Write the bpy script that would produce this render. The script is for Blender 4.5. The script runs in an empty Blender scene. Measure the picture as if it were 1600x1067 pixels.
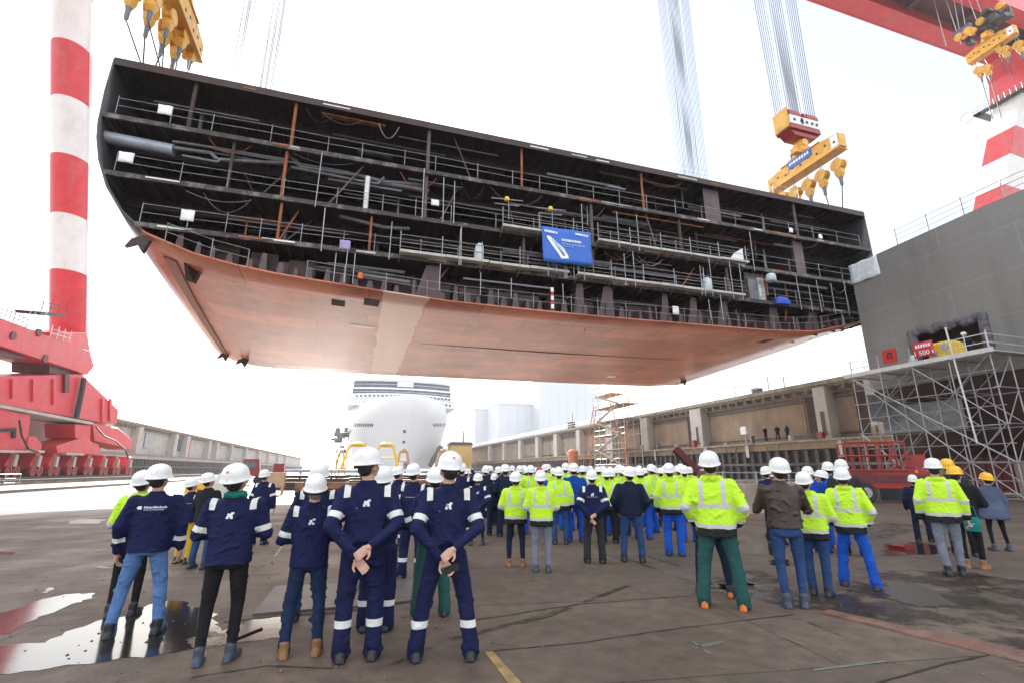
HAZE = 0.0003; EXPO = 1.4
import bpy, math, random
import numpy as np
from math import sin, cos, pi, radians, sqrt, atan2
from mathutils import Vector, Matrix, Quaternion
from mathutils.bvhtree import BVHTree
random.seed(7)
SC = bpy.context.scene
COL = SC.collection

# ------------------------------------------------------------------ camera geometry (metres; X across the dock, Y along it)
FPX = 1600*17/36; PITCH = radians(14.79); YAW = radians(17.4); EYE = 1.7
def ray(px, py):
    u = (px-800)/FPX; v = (533.5-py)/FPX
    y = cos(PITCH)-v*sin(PITCH); z = sin(PITCH)+v*cos(PITCH)
    return Vector((u*cos(YAW)+y*sin(YAW), -u*sin(YAW)+y*cos(YAW), z))
def on(px, py, axis, val):
    r = ray(px, py); o = (0, 0, EYE)
    return Vector((0, 0, EYE)) + r*((val-o[axis])/r[axis])
def ground(px, py): return on(px, py, 2, 0.0)

# ------------------------------------------------------------------ materials
def mat(name, color, rough=.6, metal=0., var=.15, scale=1.5, bump=0., bscale=30., dirt=None, dirt_amt=.5, dirt_scale=.6,
        streak=False, spec=.5, fine=0.):
    m = bpy.data.materials.new(name); m.use_nodes = True
    nt = m.node_tree; N = nt.nodes; L = nt.links
    b = N['Principled BSDF']
    b.inputs['Roughness'].default_value = rough; b.inputs['Metallic'].default_value = metal
    b.inputs['Specular IOR Level'].default_value = spec
    tc = N.new('ShaderNodeTexCoord'); src = tc.outputs['Object']
    if streak:
        mp = N.new('ShaderNodeMapping'); mp.inputs['Scale'].default_value = (1, 1, .12)
        L.new(src, mp.inputs['Vector']); ssrc = mp.outputs['Vector']
    else: ssrc = src
    n = N.new('ShaderNodeTexNoise'); n.inputs['Scale'].default_value = scale; n.inputs['Detail'].default_value = 6
    n.inputs['Roughness'].default_value = .62
    L.new(src, n.inputs['Vector'])
    r = N.new('ShaderNodeValToRGB'); c = color
    r.color_ramp.elements[0].position = .3; r.color_ramp.elements[1].position = .7
    r.color_ramp.elements[0].color = (*[max(0, x*(1-var)) for x in c], 1)
    r.color_ramp.elements[1].color = (*[min(1, x*(1+var)) for x in c], 1)
    L.new(n.outputs['Fac'], r.inputs['Fac']); out = r.outputs['Color']
    if fine:
        n3 = N.new('ShaderNodeTexNoise'); n3.inputs['Scale'].default_value = scale*14; n3.inputs['Detail'].default_value = 4
        L.new(src, n3.inputs['Vector'])
        mr = N.new('ShaderNodeMapRange'); mr.inputs['From Min'].default_value = .3; mr.inputs['From Max'].default_value = .7
        mr.inputs['To Min'].default_value = 1-fine; mr.inputs['To Max'].default_value = 1+fine
        L.new(n3.outputs['Fac'], mr.inputs['Value'])
        vm = N.new('ShaderNodeVectorMath'); vm.operation = 'SCALE'
        L.new(out, vm.inputs[0]); L.new(mr.outputs[0], vm.inputs['Scale']); out = vm.outputs[0]
    if dirt:
        n2 = N.new('ShaderNodeTexNoise'); n2.inputs['Scale'].default_value = dirt_scale; n2.inputs['Detail'].default_value = 8
        n2.inputs['Roughness'].default_value = .7
        L.new(ssrc, n2.inputs['Vector'])
        r2 = N.new('ShaderNodeValToRGB'); r2.color_ramp.elements[0].position = .5; r2.color_ramp.elements[1].position = .68
        r2.color_ramp.elements[0].color = (0, 0, 0, 1); r2.color_ramp.elements[1].color = (dirt_amt,)*3+(1,)
        L.new(n2.outputs['Fac'], r2.inputs['Fac'])
        mx = N.new('ShaderNodeMix'); mx.data_type = 'RGBA'
        L.new(r2.outputs['Color'], mx.inputs['Factor']); L.new(out, mx.inputs['A'])
        mx.inputs['B'].default_value = (*dirt, 1); out = mx.outputs['Result']
    L.new(out, b.inputs['Base Color'])
    if bump:
        nb = N.new('ShaderNodeTexNoise'); nb.inputs['Scale'].default_value = bscale; nb.inputs['Detail'].default_value = 5
        L.new(src, nb.inputs['Vector'])
        bp = N.new('ShaderNodeBump'); bp.inputs['Strength'].default_value = bump; bp.inputs['Distance'].default_value = .02
        L.new(nb.outputs['Fac'], bp.inputs['Height']); L.new(bp.outputs['Normal'], b.inputs['Normal'])
    return m

def cloth(name, color, rough=.85, tape=None, dark=None, var=.12):
    """woven cloth; the 'tape' and 'dark' point attributes (metres, signed) mark sewn reflective tape and dark panels"""
    m = mat(name, color, rough, 0, var, 5., .75, 24., spec=.25, fine=.10)
    nt = m.node_tree; N = nt.nodes; L = nt.links; b = N['Principled BSDF']
    out = b.inputs['Base Color'].links[0].from_socket
    for att, colr in (('dark', dark), ('tape', tape)):
        if colr is None: continue
        a = N.new('ShaderNodeAttribute'); a.attribute_name = att
        g = N.new('ShaderNodeMath'); g.operation = 'GREATER_THAN'; g.inputs[1].default_value = 0
        L.new(a.outputs['Fac'], g.inputs[0])
        mx = N.new('ShaderNodeMix'); mx.data_type = 'RGBA'
        L.new(g.outputs[0], mx.inputs['Factor']); L.new(out, mx.inputs['A']); mx.inputs['B'].default_value = (*colr, 1)
        out = mx.outputs['Result']
    L.new(out, b.inputs['Base Color'])
    return m

# ------------------------------------------------------------------ mesh builder
class MB:
    def __init__(s): s.v = []; s.f = []; s.m = []; s.mi = 0
    def poly(s, pts):
        i = len(s.v); s.v += [tuple(p) for p in pts]; s.f.append(tuple(range(i, i+len(pts)))); s.m.append(s.mi)
    def grid(s, rows, closed=False, cap0=False, cap1=False):
        """rows: equal-length rings of points"""
        i0 = len(s.v); n = len(rows[0])
        for r in rows: s.v += [tuple(p) for p in r]
        for a in range(len(rows)-1):
            for k in range(n if closed else n-1):
                k2 = (k+1) % n
                s.f.append((i0+a*n+k, i0+a*n+k2, i0+(a+1)*n+k2, i0+(a+1)*n+k)); s.m.append(s.mi)
        if cap0: s.f.append(tuple(i0+k for k in reversed(range(n)))); s.m.append(s.mi)
        if cap1: s.f.append(tuple(i0+(len(rows)-1)*n+k for k in range(n))); s.m.append(s.mi)
        return s
    def box(s, a, b):
        (x0, y0, z0), (x1, y1, z1) = a, b
        x0, x1 = min(x0, x1), max(x0, x1); y0, y1 = min(y0, y1), max(y0, y1); z0, z1 = min(z0, z1), max(z0, z1)
        return s.grid([[(x0, y0, z0), (x1, y0, z0), (x1, y1, z0), (x0, y1, z0)], [(x0, y0, z1), (x1, y0, z1), (x1, y1, z1), (x0, y1, z1)]], True, True, True)
    def cbox(s, c, d): return s.box([c[i]-d[i]/2 for i in range(3)], [c[i]+d[i]/2 for i in range(3)])
    def prism(s, poly, vec):
        vec = Vector(vec); A = [Vector(p) for p in poly]; B = [p+vec for p in A]
        nrm = Vector((0, 0, 0))
        for k in range(len(A)):
            nrm += A[k].cross(A[(k+1) % len(A)])
        if nrm.dot(vec) < 0: A.reverse(); B.reverse()
        return s.grid([A, B], True, True, True)
    def tube(s, p0, p1, r, n=6, r1=None):
        p0 = Vector(p0); p1 = Vector(p1); d = (p1-p0)
        if d.length < 1e-6: return s
        q = d.to_track_quat('Z', 'Y'); r1 = r if r1 is None else r1
        rows = []
        for p, rr in ((p0, r), (p1, r1)):
            rows.append([p+q @ Vector((rr*cos(2*pi*k/n), rr*sin(2*pi*k/n), 0)) for k in range(n)])
        return s.grid(rows, True, True, True)
    def path(s, pts, r, n=6):
        for a, b in zip(pts[:-1], pts[1:]): s.tube(a, b, r, n)
        return s
    def beam(s, p0, p1, w, h):
        """rectangular bar, w across (horizontal), h upright"""
        p0 = Vector(p0); p1 = Vector(p1); d = (p1-p0).normalized()
        up = Vector((0, 0, 1)); sd = d.cross(up)
        if sd.length < 1e-3: sd = Vector((1, 0, 0))
        sd.normalize(); up = sd.cross(d)
        rows = [[p+sd*(a*w/2)+up*(b*h/2) for a, b in ((-1, -1), (1, -1), (1, 1), (-1, 1))] for p in (p0, p1)]
        return s.grid(rows, True, True, True)
    def lathe(s, c, prof, n=16, axis='Z', sx=1, sy=1):
        c = Vector(c); rows = []
        for r, h in prof:
            ring = []
            for k in range(n):
                a = 2*pi*k/n; x, y = r*cos(a)*sx, r*sin(a)*sy
                ring.append(c+Vector({'Z': (x, y, h), 'X': (h, x, y), 'Y': (y, h, x)}[axis]))
            rows.append(ring)
        return s.grid(rows, True, True, True)
    def ell(s, c, r, rot=None, n=12, m=8):
        c = Vector(c); rows = []
        for a in range(1, m):
            t = pi*a/m; ring = []
            for k in range(n):
                p = Vector((r[0]*sin(t)*cos(2*pi*k/n), r[1]*sin(t)*sin(2*pi*k/n), -r[2]*cos(t)))
                ring.append(c+(rot @ p if rot else p))
            rows.append(ring)
        return s.grid(rows, True, True, True)
    def cap(s, p0, r0, p1, r1, n=10):
        """tapered capsule"""
        p0 = Vector(p0); p1 = Vector(p1); d = p1-p0
        if d.length < 1e-5: return s.ell(p0, (r0,)*3)
        q = d.to_track_quat('Z', 'Y'); dn = d.normalized(); rows = []
        for t in (75, 45, 15): rows.append((p0-dn*r0*sin(radians(t)), r0*cos(radians(t))))
        for t in (-15, -45, -75): rows.append((p1-dn*r1*sin(radians(t)), r1*cos(radians(t))))
        return s.grid([[c+q @ Vector((rr*cos(2*pi*k/n), rr*sin(2*pi*k/n), 0)) for k in range(n)] for c, rr in rows], True, True, True)
    def rings(s, secs, n=20, pw=2.3):
        """closed loft of superelliptic horizontal sections (z, rx, ry, cx, cy)"""
        rows = []
        for z, rx, ry, cx, cy in secs:
            ring = []
            for k in range(n):
                a = 2*pi*k/n; ca, sa = cos(a), sin(a)
                ring.append((cx+rx*math.copysign(abs(ca)**(2/pw), ca), cy+ry*math.copysign(abs(sa)**(2/pw), sa), z))
            rows.append(ring)
        return s.grid(rows, True, True, True)
    def xform(s, M, i0=0):
        for i in range(i0, len(s.v)): s.v[i] = tuple(M @ Vector(s.v[i]))
        return s
    def mesh(s, name, mats, smooth=None):
        me = bpy.data.meshes.new(name); me.from_pydata(s.v, [], s.f)
        for m in (mats if isinstance(mats, (list, tuple)) else [mats]): me.materials.append(m)
        if len(me.materials) > 1: me.polygons.foreach_set('material_index', s.m)
        if smooth is not None:
            me.polygons.foreach_set('use_smooth', [True]*len(me.polygons)); me.set_sharp_from_angle(angle=radians(smooth))
        me.update(); return me
    def build(s, name, mats, parent=None, smooth=None):
        o = bpy.data.objects.new(name, s.mesh(name, mats, smooth)); COL.objects.link(o)
        if parent: o.parent = parent
        return o

def tag(o, label=None, cat=None, group=None, kind=None):
    if label: o['label'] = label
    if cat: o['category'] = cat
    if group: o['group'] = group
    if kind: o['kind'] = kind
    return o
def thing(name, label, cat, loc=(0, 0, 0), group=None, rz=0):
    o = bpy.data.objects.new(name, None); COL.objects.link(o); o.location = loc; o.rotation_euler[2] = rz
    o.empty_display_size = .3
    return tag(o, label, cat, group)
def struct(name, mb, m, smooth=None): return tag(mb.build(name, m, None, smooth), kind='structure')
def part_copy(o, parent, loc=None):
    c = o.copy(); COL.objects.link(c); c.parent = parent
    if loc is not None: c.location = loc
    return c
def copy_tree(o, parent=None):
    c = o.copy(); COL.objects.link(c); c.parent = parent
    for ch in list(o.children): copy_tree(ch, c)
    return c
def bevel(o, w=.02, seg=2):
    b = o.modifiers.new('bevel', 'BEVEL'); b.width = w; b.segments = seg; b.limit_method = 'ANGLE'; b.angle_limit = radians(40); return o
def onp(px, py, p): return on(px, py, 0, p)
def ond(px, py, d): return on(px, py, 1, d)

# ------------------------------------------------------------------ palette
M_hull_red = None
rust = (.13, .045, .02)
M_red = mat('crane red paint', (.64, .034, .05), .38, 0, .12, .8, .08, 6, dirt=(.42, .16, .13), dirt_amt=.55, dirt_scale=.8, streak=True, fine=.06)
M_white = mat('crane white paint', (.78, .78, .77), .4, 0, .05, .7, dirt=(.5, .48, .45), dirt_amt=.35, dirt_scale=.6, streak=True)
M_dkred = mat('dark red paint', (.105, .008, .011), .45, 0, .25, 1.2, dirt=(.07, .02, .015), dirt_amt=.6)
M_machred = mat('machine red paint', (.27, .009, .010), .35, 0, .15, 1.5, dirt=(.12, .03, .02), dirt_amt=.5)
M_yellow = mat('lifting gear yellow', (.72, .37, .045), .45, 0, .18, 1.5, dirt=(.22, .10, .03), dirt_amt=.6, dirt_scale=1.2)
M_steel = mat('dark steel', (.05, .048, .05), .5, .3, .3, 2)
M_galv = mat('galvanised tube', (.36, .36, .37), .45, .45, .25, 3, dirt=(.16, .13, .11), dirt_amt=.6, dirt_scale=1.5)
M_brail = mat('dull handrail tube', (.27, .26, .26), .5, .2, .4, 2, dirt=(.10, .06, .05), dirt_amt=.7, dirt_scale=1.2)
M_galvlight = mat('bright galvanised rail', (.62, .61, .6), .45, .2, .15, 3)
M_rope = mat('wire rope', (.27, .29, .32), .5, .2, .1, 2)
M_hullgrey = mat('grey hull paint', (.205, .197, .186), .42, 0, .07, .25, .03, 2., dirt=(.11, .105, .095), dirt_amt=.5, dirt_scale=.35, streak=True, fine=.05)
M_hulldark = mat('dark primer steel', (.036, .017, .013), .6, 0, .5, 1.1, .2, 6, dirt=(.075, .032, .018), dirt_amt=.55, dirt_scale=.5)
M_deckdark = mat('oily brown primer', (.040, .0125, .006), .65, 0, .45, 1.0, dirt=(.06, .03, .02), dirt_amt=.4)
M_beamedge = mat('bare weld edge', (.035, .022, .018), .55, .1, .7, 1.6, dirt=(.30, .28, .26), dirt_amt=.7, dirt_scale=1.3)
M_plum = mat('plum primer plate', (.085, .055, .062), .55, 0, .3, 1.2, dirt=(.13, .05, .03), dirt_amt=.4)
M_orange = mat('rusted orange steel', (.28, .085, .025), .65, 0, .35, 2)
M_pipe = mat('grey lagged pipe', (.14, .145, .155), .4, .3, .3, 1.5)
M_duct = mat('pale duct', (.34, .37, .43), .4, .2, .15, 1.2)
M_plank = mat('scaffold plank', (.48, .46, .42), .6, 0, .25, 1.3, dirt=(.22, .19, .15), dirt_amt=.5)
M_tarp = mat('white sheet', (.8, .8, .8), .6, 0, .08, 3, .4, 9)
M_sack = mat('pale woven sack', (.52, .58, .6), .7, 0, .1, 3, .5, 12)
M_banner = mat('blue banner cloth', (.022, .125, .52), .5, 0, .06, .6)
M_print = mat('white print', (.82, .84, .88), .5, 0, .03, 1)
M_printblue = mat('pale blue print', (.25, .42, .8), .5, 0, .03, 1)
M_black = mat('black rubber', (.012, .012, .013), .6, 0, .2, 4)
M_concrete = mat('dock concrete', (.33, .27, .215), .8, 0, .22, .5, .3, 4, dirt=(.14, .10, .075), dirt_amt=.65, dirt_scale=.35, streak=True, fine=.08)
M_concrete_tan = mat('stained tan concrete', (.33, .24, .165), .8, 0, .25, .45, .3, 4, dirt=(.20, .15, .11), dirt_amt=.6, dirt_scale=.3, streak=True)
M_concrete_pale = mat('pale concrete', (.46, .43, .40), .8, 0, .15, .6, .3, 4, dirt=(.25, .21, .18), dirt_amt=.5, dirt_scale=.5, streak=True)
M_coping = mat('coping concrete', (.29, .25, .20), .8, 0, .3, 1.2, .3, 4, dirt=(.06, .055, .05), dirt_amt=.7, dirt_scale=1.0)
M_fender = mat('tarred fender timber', (.022, .02, .021), .7, 0, .4, 1.2)
M_fenderbar = mat('weathered fender pile', (.09, .08, .08), .7, 0, .4, 1.5, dirt=(.2, .15, .12), dirt_amt=.4)
M_shipwhite = mat('ship white paint', (.72, .74, .77), .4, 0, .03, .1)
M_shipglass = mat('ship window band', (.11, .125, .15), .25, 0, .3, .6)
M_hall = mat('pale cladding', (.54, .57, .61), .6, 0, .04, .05)
M_blue = mat('blue paint', (.02, .08, .5), .5, 0, .15, 2)
M_tower = mat('scaffold orange brace', (.5, .14, .06), .5, 0, .2, 2)
M_wood = mat('pale timber', (.45, .30, .18), .75, 0, .2, 3)
M_rustplate = mat('rusted plate stack', (.24, .10, .045), .75, 0, .35, .8, .2, 6, dirt=(.08, .05, .035), dirt_amt=.6)
M_lampyellow = mat('yellow lamp', (.75, .5, .06), .5, 0, .15, 4)
M_greyrag = mat('grey foam edge', (.12, .11, .13), .9, 0, .4, 3, 1., 8)
M_signred = mat('sign red', (.5, .03, .025), .5, 0, .08, 2)
# ================================================================== PEOPLE (meshes first, while the scene is small)
def remesh(mb, voxel, smooth=3, fold=0., seed=1, pin=None):
    me = mb.mesh('tmp', [None]); o = bpy.data.objects.new('tmp', me); COL.objects.link(o)
    r = o.modifiers.new('r', 'REMESH'); r.mode = 'VOXEL'; r.voxel_size = voxel; r.use_smooth_shade = True
    if smooth:
        s = o.modifiers.new('s', 'SMOOTH'); s.iterations = smooth; s.factor = .5
    dg = bpy.context.evaluated_depsgraph_get()
    out = bpy.data.meshes.new_from_object(o.evaluated_get(dg), preserve_all_data_layers=False, depsgraph=dg)
    bpy.data.objects.remove(o); bpy.data.meshes.remove(me)
    out.polygons.foreach_set('use_smooth', [True]*len(out.polygons))
    n = len(out.vertices); co = np.empty(n*3); out.vertices.foreach_get('co', co); co = co.reshape(-1, 3)
    if fold:
        nr = np.empty(n*3); out.vertex_normals.foreach_get('vector', nr); nr = nr.reshape(-1, 3)
        rng = np.random.RandomState(seed); h = np.zeros(n)
        warp = .05*np.sin(co @ rng.randn(3, 3)*9+rng.rand(3)*6)
        cw = co+warp
        for k in range(16):
            kv = rng.randn(3)*np.array([.8, .8, 1.25])*(14 if k < 8 else 32)
            ph = np.sin(cw @ kv+rng.rand()*6.28)
            h += (1-2*np.abs(ph)**.8)*(1. if k < 8 else .45)
        h = np.maximum(h/5.5, -.45)
        co = co+nr*(h*fold)[:, None]
        out.vertices.foreach_set('co', co.ravel()); out.update()
    return out, co

def V(*a): return Vector(a)
ARMS = {  # wrist, elbow (right side, x mirrored), facing +Y
    'down':    ((.275, .05, .86), (.27, -.03, 1.15)),
    'behind':  ((.055, -.195, .92), (.272, -.135, 1.14)),
    'front':   ((.09, .27, 1.12), (.275, .02, 1.14)),
    'raised':  ((.12, .34, 1.66), (.29, .24, 1.40)),
    'pockets': ((.225, .10, .93), (.298, -.05, 1.15)),
    'phone':   ((.10, .30, 1.34), (.27, .10, 1.15)),
}
def joints(arms='down', stance=.0, asym=0.):
    J = {}
    w, e = ARMS[arms]
    for s in (-1, 1):
        dz = .05*s*(1 if arms == 'behind' else .2)
        J['sh', s] = V(s*.185, 0, 1.425); J['el', s] = V(s*e[0], e[1]+.01*s, e[2]); J['wr', s] = V(s*w[0], w[1]-.015*s, w[2]+dz)
        J['hip', s] = V(s*.092, 0, .93)
        J['an', s] = V(s*(.095+stance), -.01+asym*s, .09)
        J['kn', s] = (J['hip', s]+J['an', s])/2+V(s*.012, .03, .0)
    return J

def head_matrix(pitch, yaw):
    c = V(0, -.005, 1.56)
    return Matrix.Translation(c) @ Matrix.Rotation(radians(yaw), 4, 'Z') @ Matrix.Rotation(radians(pitch), 4, 'X') @ Matrix.Translation(-c)

def add_hand(mb, w, d, n, s, curl=.6):
    """palm, four jointed fingers and a thumb; d: forearm direction, n: palm normal, s: side (+1 right)"""
    d = d.normalized(); n = (n-d*n.dot(d)).normalized(); sd = d.cross(n).normalized()*s
    R = Matrix((sd, d, n)).transposed()
    mb.cap(w-d*.04, .026, w+d*.02, .028)
    mb.ell(w+d*.055, (.042, .055, .019), R)
    for k, (off, ln) in enumerate(((-.031, .062), (-.011, .075), (.011, .08), (.031, .072))):
        b = w+d*.095+sd*off; a1 = curl*.6; a2 = curl*1.3
        d1 = d*cos(a1)+n*sin(a1); d2 = d*cos(a2)+n*sin(a2)
        p1 = b+d1*ln*.55; p2 = p1+d2*ln*.5
        mb.cap(b-d*.02, .0105, p1, .0095, 8); mb.cap(p1, .0095, p2, .008, 8)
    t0 = w+d*.03+sd*.03; t1 = t0+(sd*.75+d*.65+n*.25).normalized()*.042; t2 = t1+(sd*.25+d+n*.4).normalized()*.034
    mb.cap(t0, .014, t1, .0115, 8); mb.cap(t1, .0115, t2, .009, 8)

CACHE = {}
def body_mesh(arms, stance, asym, pitch, yaw, voxel):
    key = ('body', arms, stance, asym, pitch, yaw, voxel)
    if key in CACHE: return CACHE[key]
    J = joints(arms, stance, asym); mb = MB(); HM = head_matrix(pitch, yaw)
    i0 = len(mb.v)
    mb.ell((0, -.012, 1.672), (.074, .094, .104)); mb.ell((0, .03, 1.615), (.056, .062, .066)); mb.ell((0, .068, 1.575), (.024, .022, .02))
    mb.cap((0, .085, 1.665), .012, (0, .108, 1.632), .015, 8)
    mb.ell((0, .088, 1.594), (.024, .012, .006)); mb.ell((0, .085, 1.585), (.02, .012, .006))
    for s in (-1, 1):
        mb.ell((s*.077, -.012, 1.645), (.012, .02, .033)); mb.ell((s*.03, .078, 1.678), (.022, .012, .008)); mb.ell((s*.031, .077, 1.66), (.012, .01, .008))
        mb.ell((s*.045, .055, 1.63), (.022, .02, .022))
    mb.xform(HM, i0)
    mb.cap((0, -.015, 1.47), .06, HM @ V(0, -.012, 1.60), .054)
    mb.rings([(.88, .10, .075, 0, 0), (1.0, .115, .075, 0, 0), (1.12, .12, .085, 0, 0), (1.3, .145, .09, 0, 0), (1.4, .15, .08, 0, 0), (1.47, .09, .06, 0, -.01)])
    for s in (-1, 1):
        sh, el, wr = J['sh', s], J['el', s], J['wr', s]
        mb.cap(sh, .04, el, .026); mb.cap(el, .024, wr, .023)
        d = (wr-el)
        n = {'behind': V(0, -1, .1), 'down': V(-s, .2, 0), 'pockets': V(-s, 0, 0)}.get(arms, V(-s*.7, 0, -.7))
        dd = d+V(-s*.06, 0, -.06) if arms == 'behind' else d
        add_hand(mb, wr, dd, n, s if arms != 'behind' else -s, .9 if arms == 'behind' else .7)
        mb.cap(J['hip', s], .045, J['kn', s], .024); mb.cap(J['kn', s], .024, J['an', s], .018)
        mb.ell(J['an', s]+V(0, .06, -.045), (.034, .10, .035))
    me, _ = remesh(mb, voxel, 1 if voxel < .01 else 2)
    CACHE[key] = me; return me

def seg_dist(co, a, b):
    a = np.array(a); b = np.array(b); d = b-a; L = np.linalg.norm(d)
    t = np.clip(((co-a) @ d)/(L*L), 0, 1); return np.linalg.norm(co-(a+t[:, None]*d), axis=1), t*L, L
def set_attr(me, name, val):
    a = me.attributes.new(name, 'FLOAT', 'POINT'); a.data.foreach_set('value', np.asarray(val, dtype=np.float32))

TOPS = {  # hem z, extra girth, sleeve radii, torso rings
    'coverall': (.98, .006, (.086, .074, .056)),
    'jacket':   (.86, .010, (.086, .075, .057)),
    'parka':    (.80, .030, (.092, .080, .066)),
    'coat':     (.78, .012, (.078, .066, .052)),
    'leather':  (.93, .012, (.080, .068, .052)),
    'flared':   (.72, .006, (.075, .064, .050)),
}
def top_mesh(kind, arms, stance, asym, voxel, seed=1, style=''):
    key = ('top', kind, arms, stance, asym, voxel, seed, style)
    if key in CACHE: return CACHE[key]
    hem, g, sr = TOPS[kind]; J = joints(arms, stance, asym); mb = MB()
    R = [(1.55, .068, .066, 0, -.015), (1.505, .088, .078, 0, -.012), (1.475, .15, .088, 0, -.008), (1.43, .192, .105, 0, 0), (1.33, .196, .123, 0, 0), (1.2, .184, .126, 0, 0), (1.1, .180, .125, 0, 0), (.99, .186, .130, 0, 0), (.9, .188, .132, 0, 0), (.8, .19, .134, 0, 0), (.7, .2, .14, 0, 0)]
    R = [(z, rx+g*(1 if z < 1.46 else .3), ry+g*(1 if z < 1.46 else .3), cx, cy) for z, rx, ry, cx, cy in R]
    if kind == 'flared': R = [(z, rx+max(0, (1.1-z))*.28, ry+max(0, 1.1-z)*.25, a, b) for z, rx, ry, a, b in R]
    last = [r for r in R if r[0] > hem+.02]; x = last[-1]
    mb.rings(last+[(hem+.01, x[1]+.004, x[2]+.004, 0, 0), (hem, x[1]-.004, x[2]-.004, 0, 0)])
    if kind == 'parka':   # hood rolled on the shoulders
        mb.ell((0, -.075, 1.50), (.12, .065, .05)); mb.cap((-.09, -.03, 1.52), .04, (.09, -.03, 1.52), .04)
    elif kind in ('coverall', 'jacket'):
        mb.cap((-.05, -.05, 1.52), .032, (.05, -.05, 1.52), .032)
    for s in (-1, 1):
        sh, el, wr = J['sh', s], J['el', s], J['wr', s]
        cut = wr+(el-wr).normalized()*.025
        mb.cap(sh, sr[0], el, sr[1]); mb.cap(el, sr[1], cut, sr[2])
    if kind == 'coverall':
        leg_pieces(mb, J, 'work', True)
    me, co = remesh(mb, voxel, 3, .032 if voxel < .02 else .018, seed)
    # sewn bands
    z = co[:, 2]; xx = co[:, 0]; yy = co[:, 1]
    best = np.full(len(co), 9.); at = np.zeros(len(co)); alen = 1.
    for s in (-1, 1):
        d1, t1, L1 = seg_dist(co, J['sh', s], J['el', s]); d2, t2, L2 = seg_dist(co, J['el', s], J['wr', s])
        d1 = d1-sr[0]*.95; d2 = d2-sr[1]*.95
        t = np.where(d1 < d2, t1, L1+t2); d = np.minimum(d1, d2)
        at = np.where(d < best, t, at); best = np.minimum(best, d)
    k = np.clip((z-.8)/.7, 0, 1)
    tors = np.sqrt((xx/(.185+g))**2+(yy/(.122+g))**2)*.122-.122
    arm = (best < tors+.004) & (z > .8)
    wob = .006*np.sin(xx*30+yy*21)
    def band(c, w): return w-np.abs(z+wob-c)
    tape = np.full(len(co), -1.); dark = np.full(len(co), -1.)
    if kind == 'parka':
        tt = np.maximum(band(1.17, .026), band(hem+.135, .024))
        br = np.where((z > 1.17) & (z < 1.49), .024-np.abs(np.abs(xx)-.115), -1)
        tt = np.maximum(tt, br)
        ta = np.maximum(.026-np.abs(at-.30), .022-np.abs(at-.475))
        tape = np.where(arm, ta, tt); dark = np.where(arm, at-.50, hem+.111-z)
    elif kind == 'coverall' or style == 'bands':
        ta = np.where((at > .15), .028-np.abs(at-.235), -1)
        strap = np.where((z > 1.36) & (z < 1.50), .026-np.abs(np.abs(xx)-.165), -1)
        strap = np.where((z > 1.375), strap, -1)
        tt = np.where(z < .6, .030-np.abs(z-.30), -1)
        yoke = np.where((yy < 0) & (np.abs(xx) < .13), .0035-np.abs(z-1.285), -1)
        tape = np.maximum(np.where(arm, ta, tt), strap); tape = np.maximum(tape, np.where(arm, -1, yoke))
    elif style == 'cuffs':
        tape = np.where(arm, .026-np.abs(at-.44), -1)
    set_attr(me, 'tape', tape); set_attr(me, 'dark', dark)
    CACHE[key] = me; return me

LEGR = {'jeans': (.106, .080, .068), 'slim': (.093, .066, .050), 'work': (.112, .090, .084), 'skirt': (.085, .055, .043)}
def leg_pieces(mb, J, style, cover=False):
    a, b, c = LEGR[style]
    mb.rings([(1.0, .145, .095, 0, 0), (.95, .155, .105, 0, -.004), (.90, .162, .112, 0, -.006), (.85, .158, .112, 0, -.005), (.82, .14, .10, 0, 0)])
    for s in (-1, 1):
        h, k, an = J['hip', s], J['kn', s], J['an', s]
        mb.ell((s*.08, -.035, .89), (.080, .078, .085))
        mb.cap(h+V(0, 0, -.055), a, k, b); mb.cap(k, b, an+V(0, 0, .03), c)
        if style in ('work', 'jeans'):
            mb.cap(an+V(0, .012, .05), c+.004, an+V(0, .02, -.025), c+.010)
        else: mb.cap(an+V(0, 0, .05), c, an+V(0, .004, .0), c+.004)
def legs_mesh(style, stance, asym, voxel, seed=1):
    key = ('legs', style, stance, asym, voxel, seed)
    if key in CACHE: return CACHE[key]
    mb = MB(); leg_pieces(mb, joints('down', stance, asym), style)
    me, co = remesh(mb, voxel, 3, (.032 if voxel < .02 else .018)*(.5 if style in ('slim', 'skirt') else 1), seed+40)
    CACHE[key] = me; return me
def boot_mesh(voxel, slim=False):
    key = ('boot', voxel, slim)
    if key in CACHE: return CACHE[key]
    mb = MB(); w = .88 if slim else 1
    mb.cap((0, -.01, .13), .052*w, (0, -.01, .05), .05*w)
    mb.ell((0, -.03, .035), (.045*w, .055, .04)); mb.ell((0, .075, .04), (.05*w, .105, .048)); mb.ell((0, .13, .03), (.047*w, .055, .036))
    mb.grid([[(x*w*.052*(1-.25*abs(t-.45)), -.085+t*.27, z) for t, x in ((0, -.7), (.3, -1), (.7, -1.05), (1, -.55), (1, .55), (.7, 1.05), (.3, 1), (0, .7))] for z in (0., .022)], True, True, True)
    me, co = remesh(mb, voxel, 2); co = co.copy(); co[:, 2] = np.maximum(co[:, 2], .0)
    me.vertices.foreach_set('co', co.ravel()); me.update()
    CACHE[key] = me; return me
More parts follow.
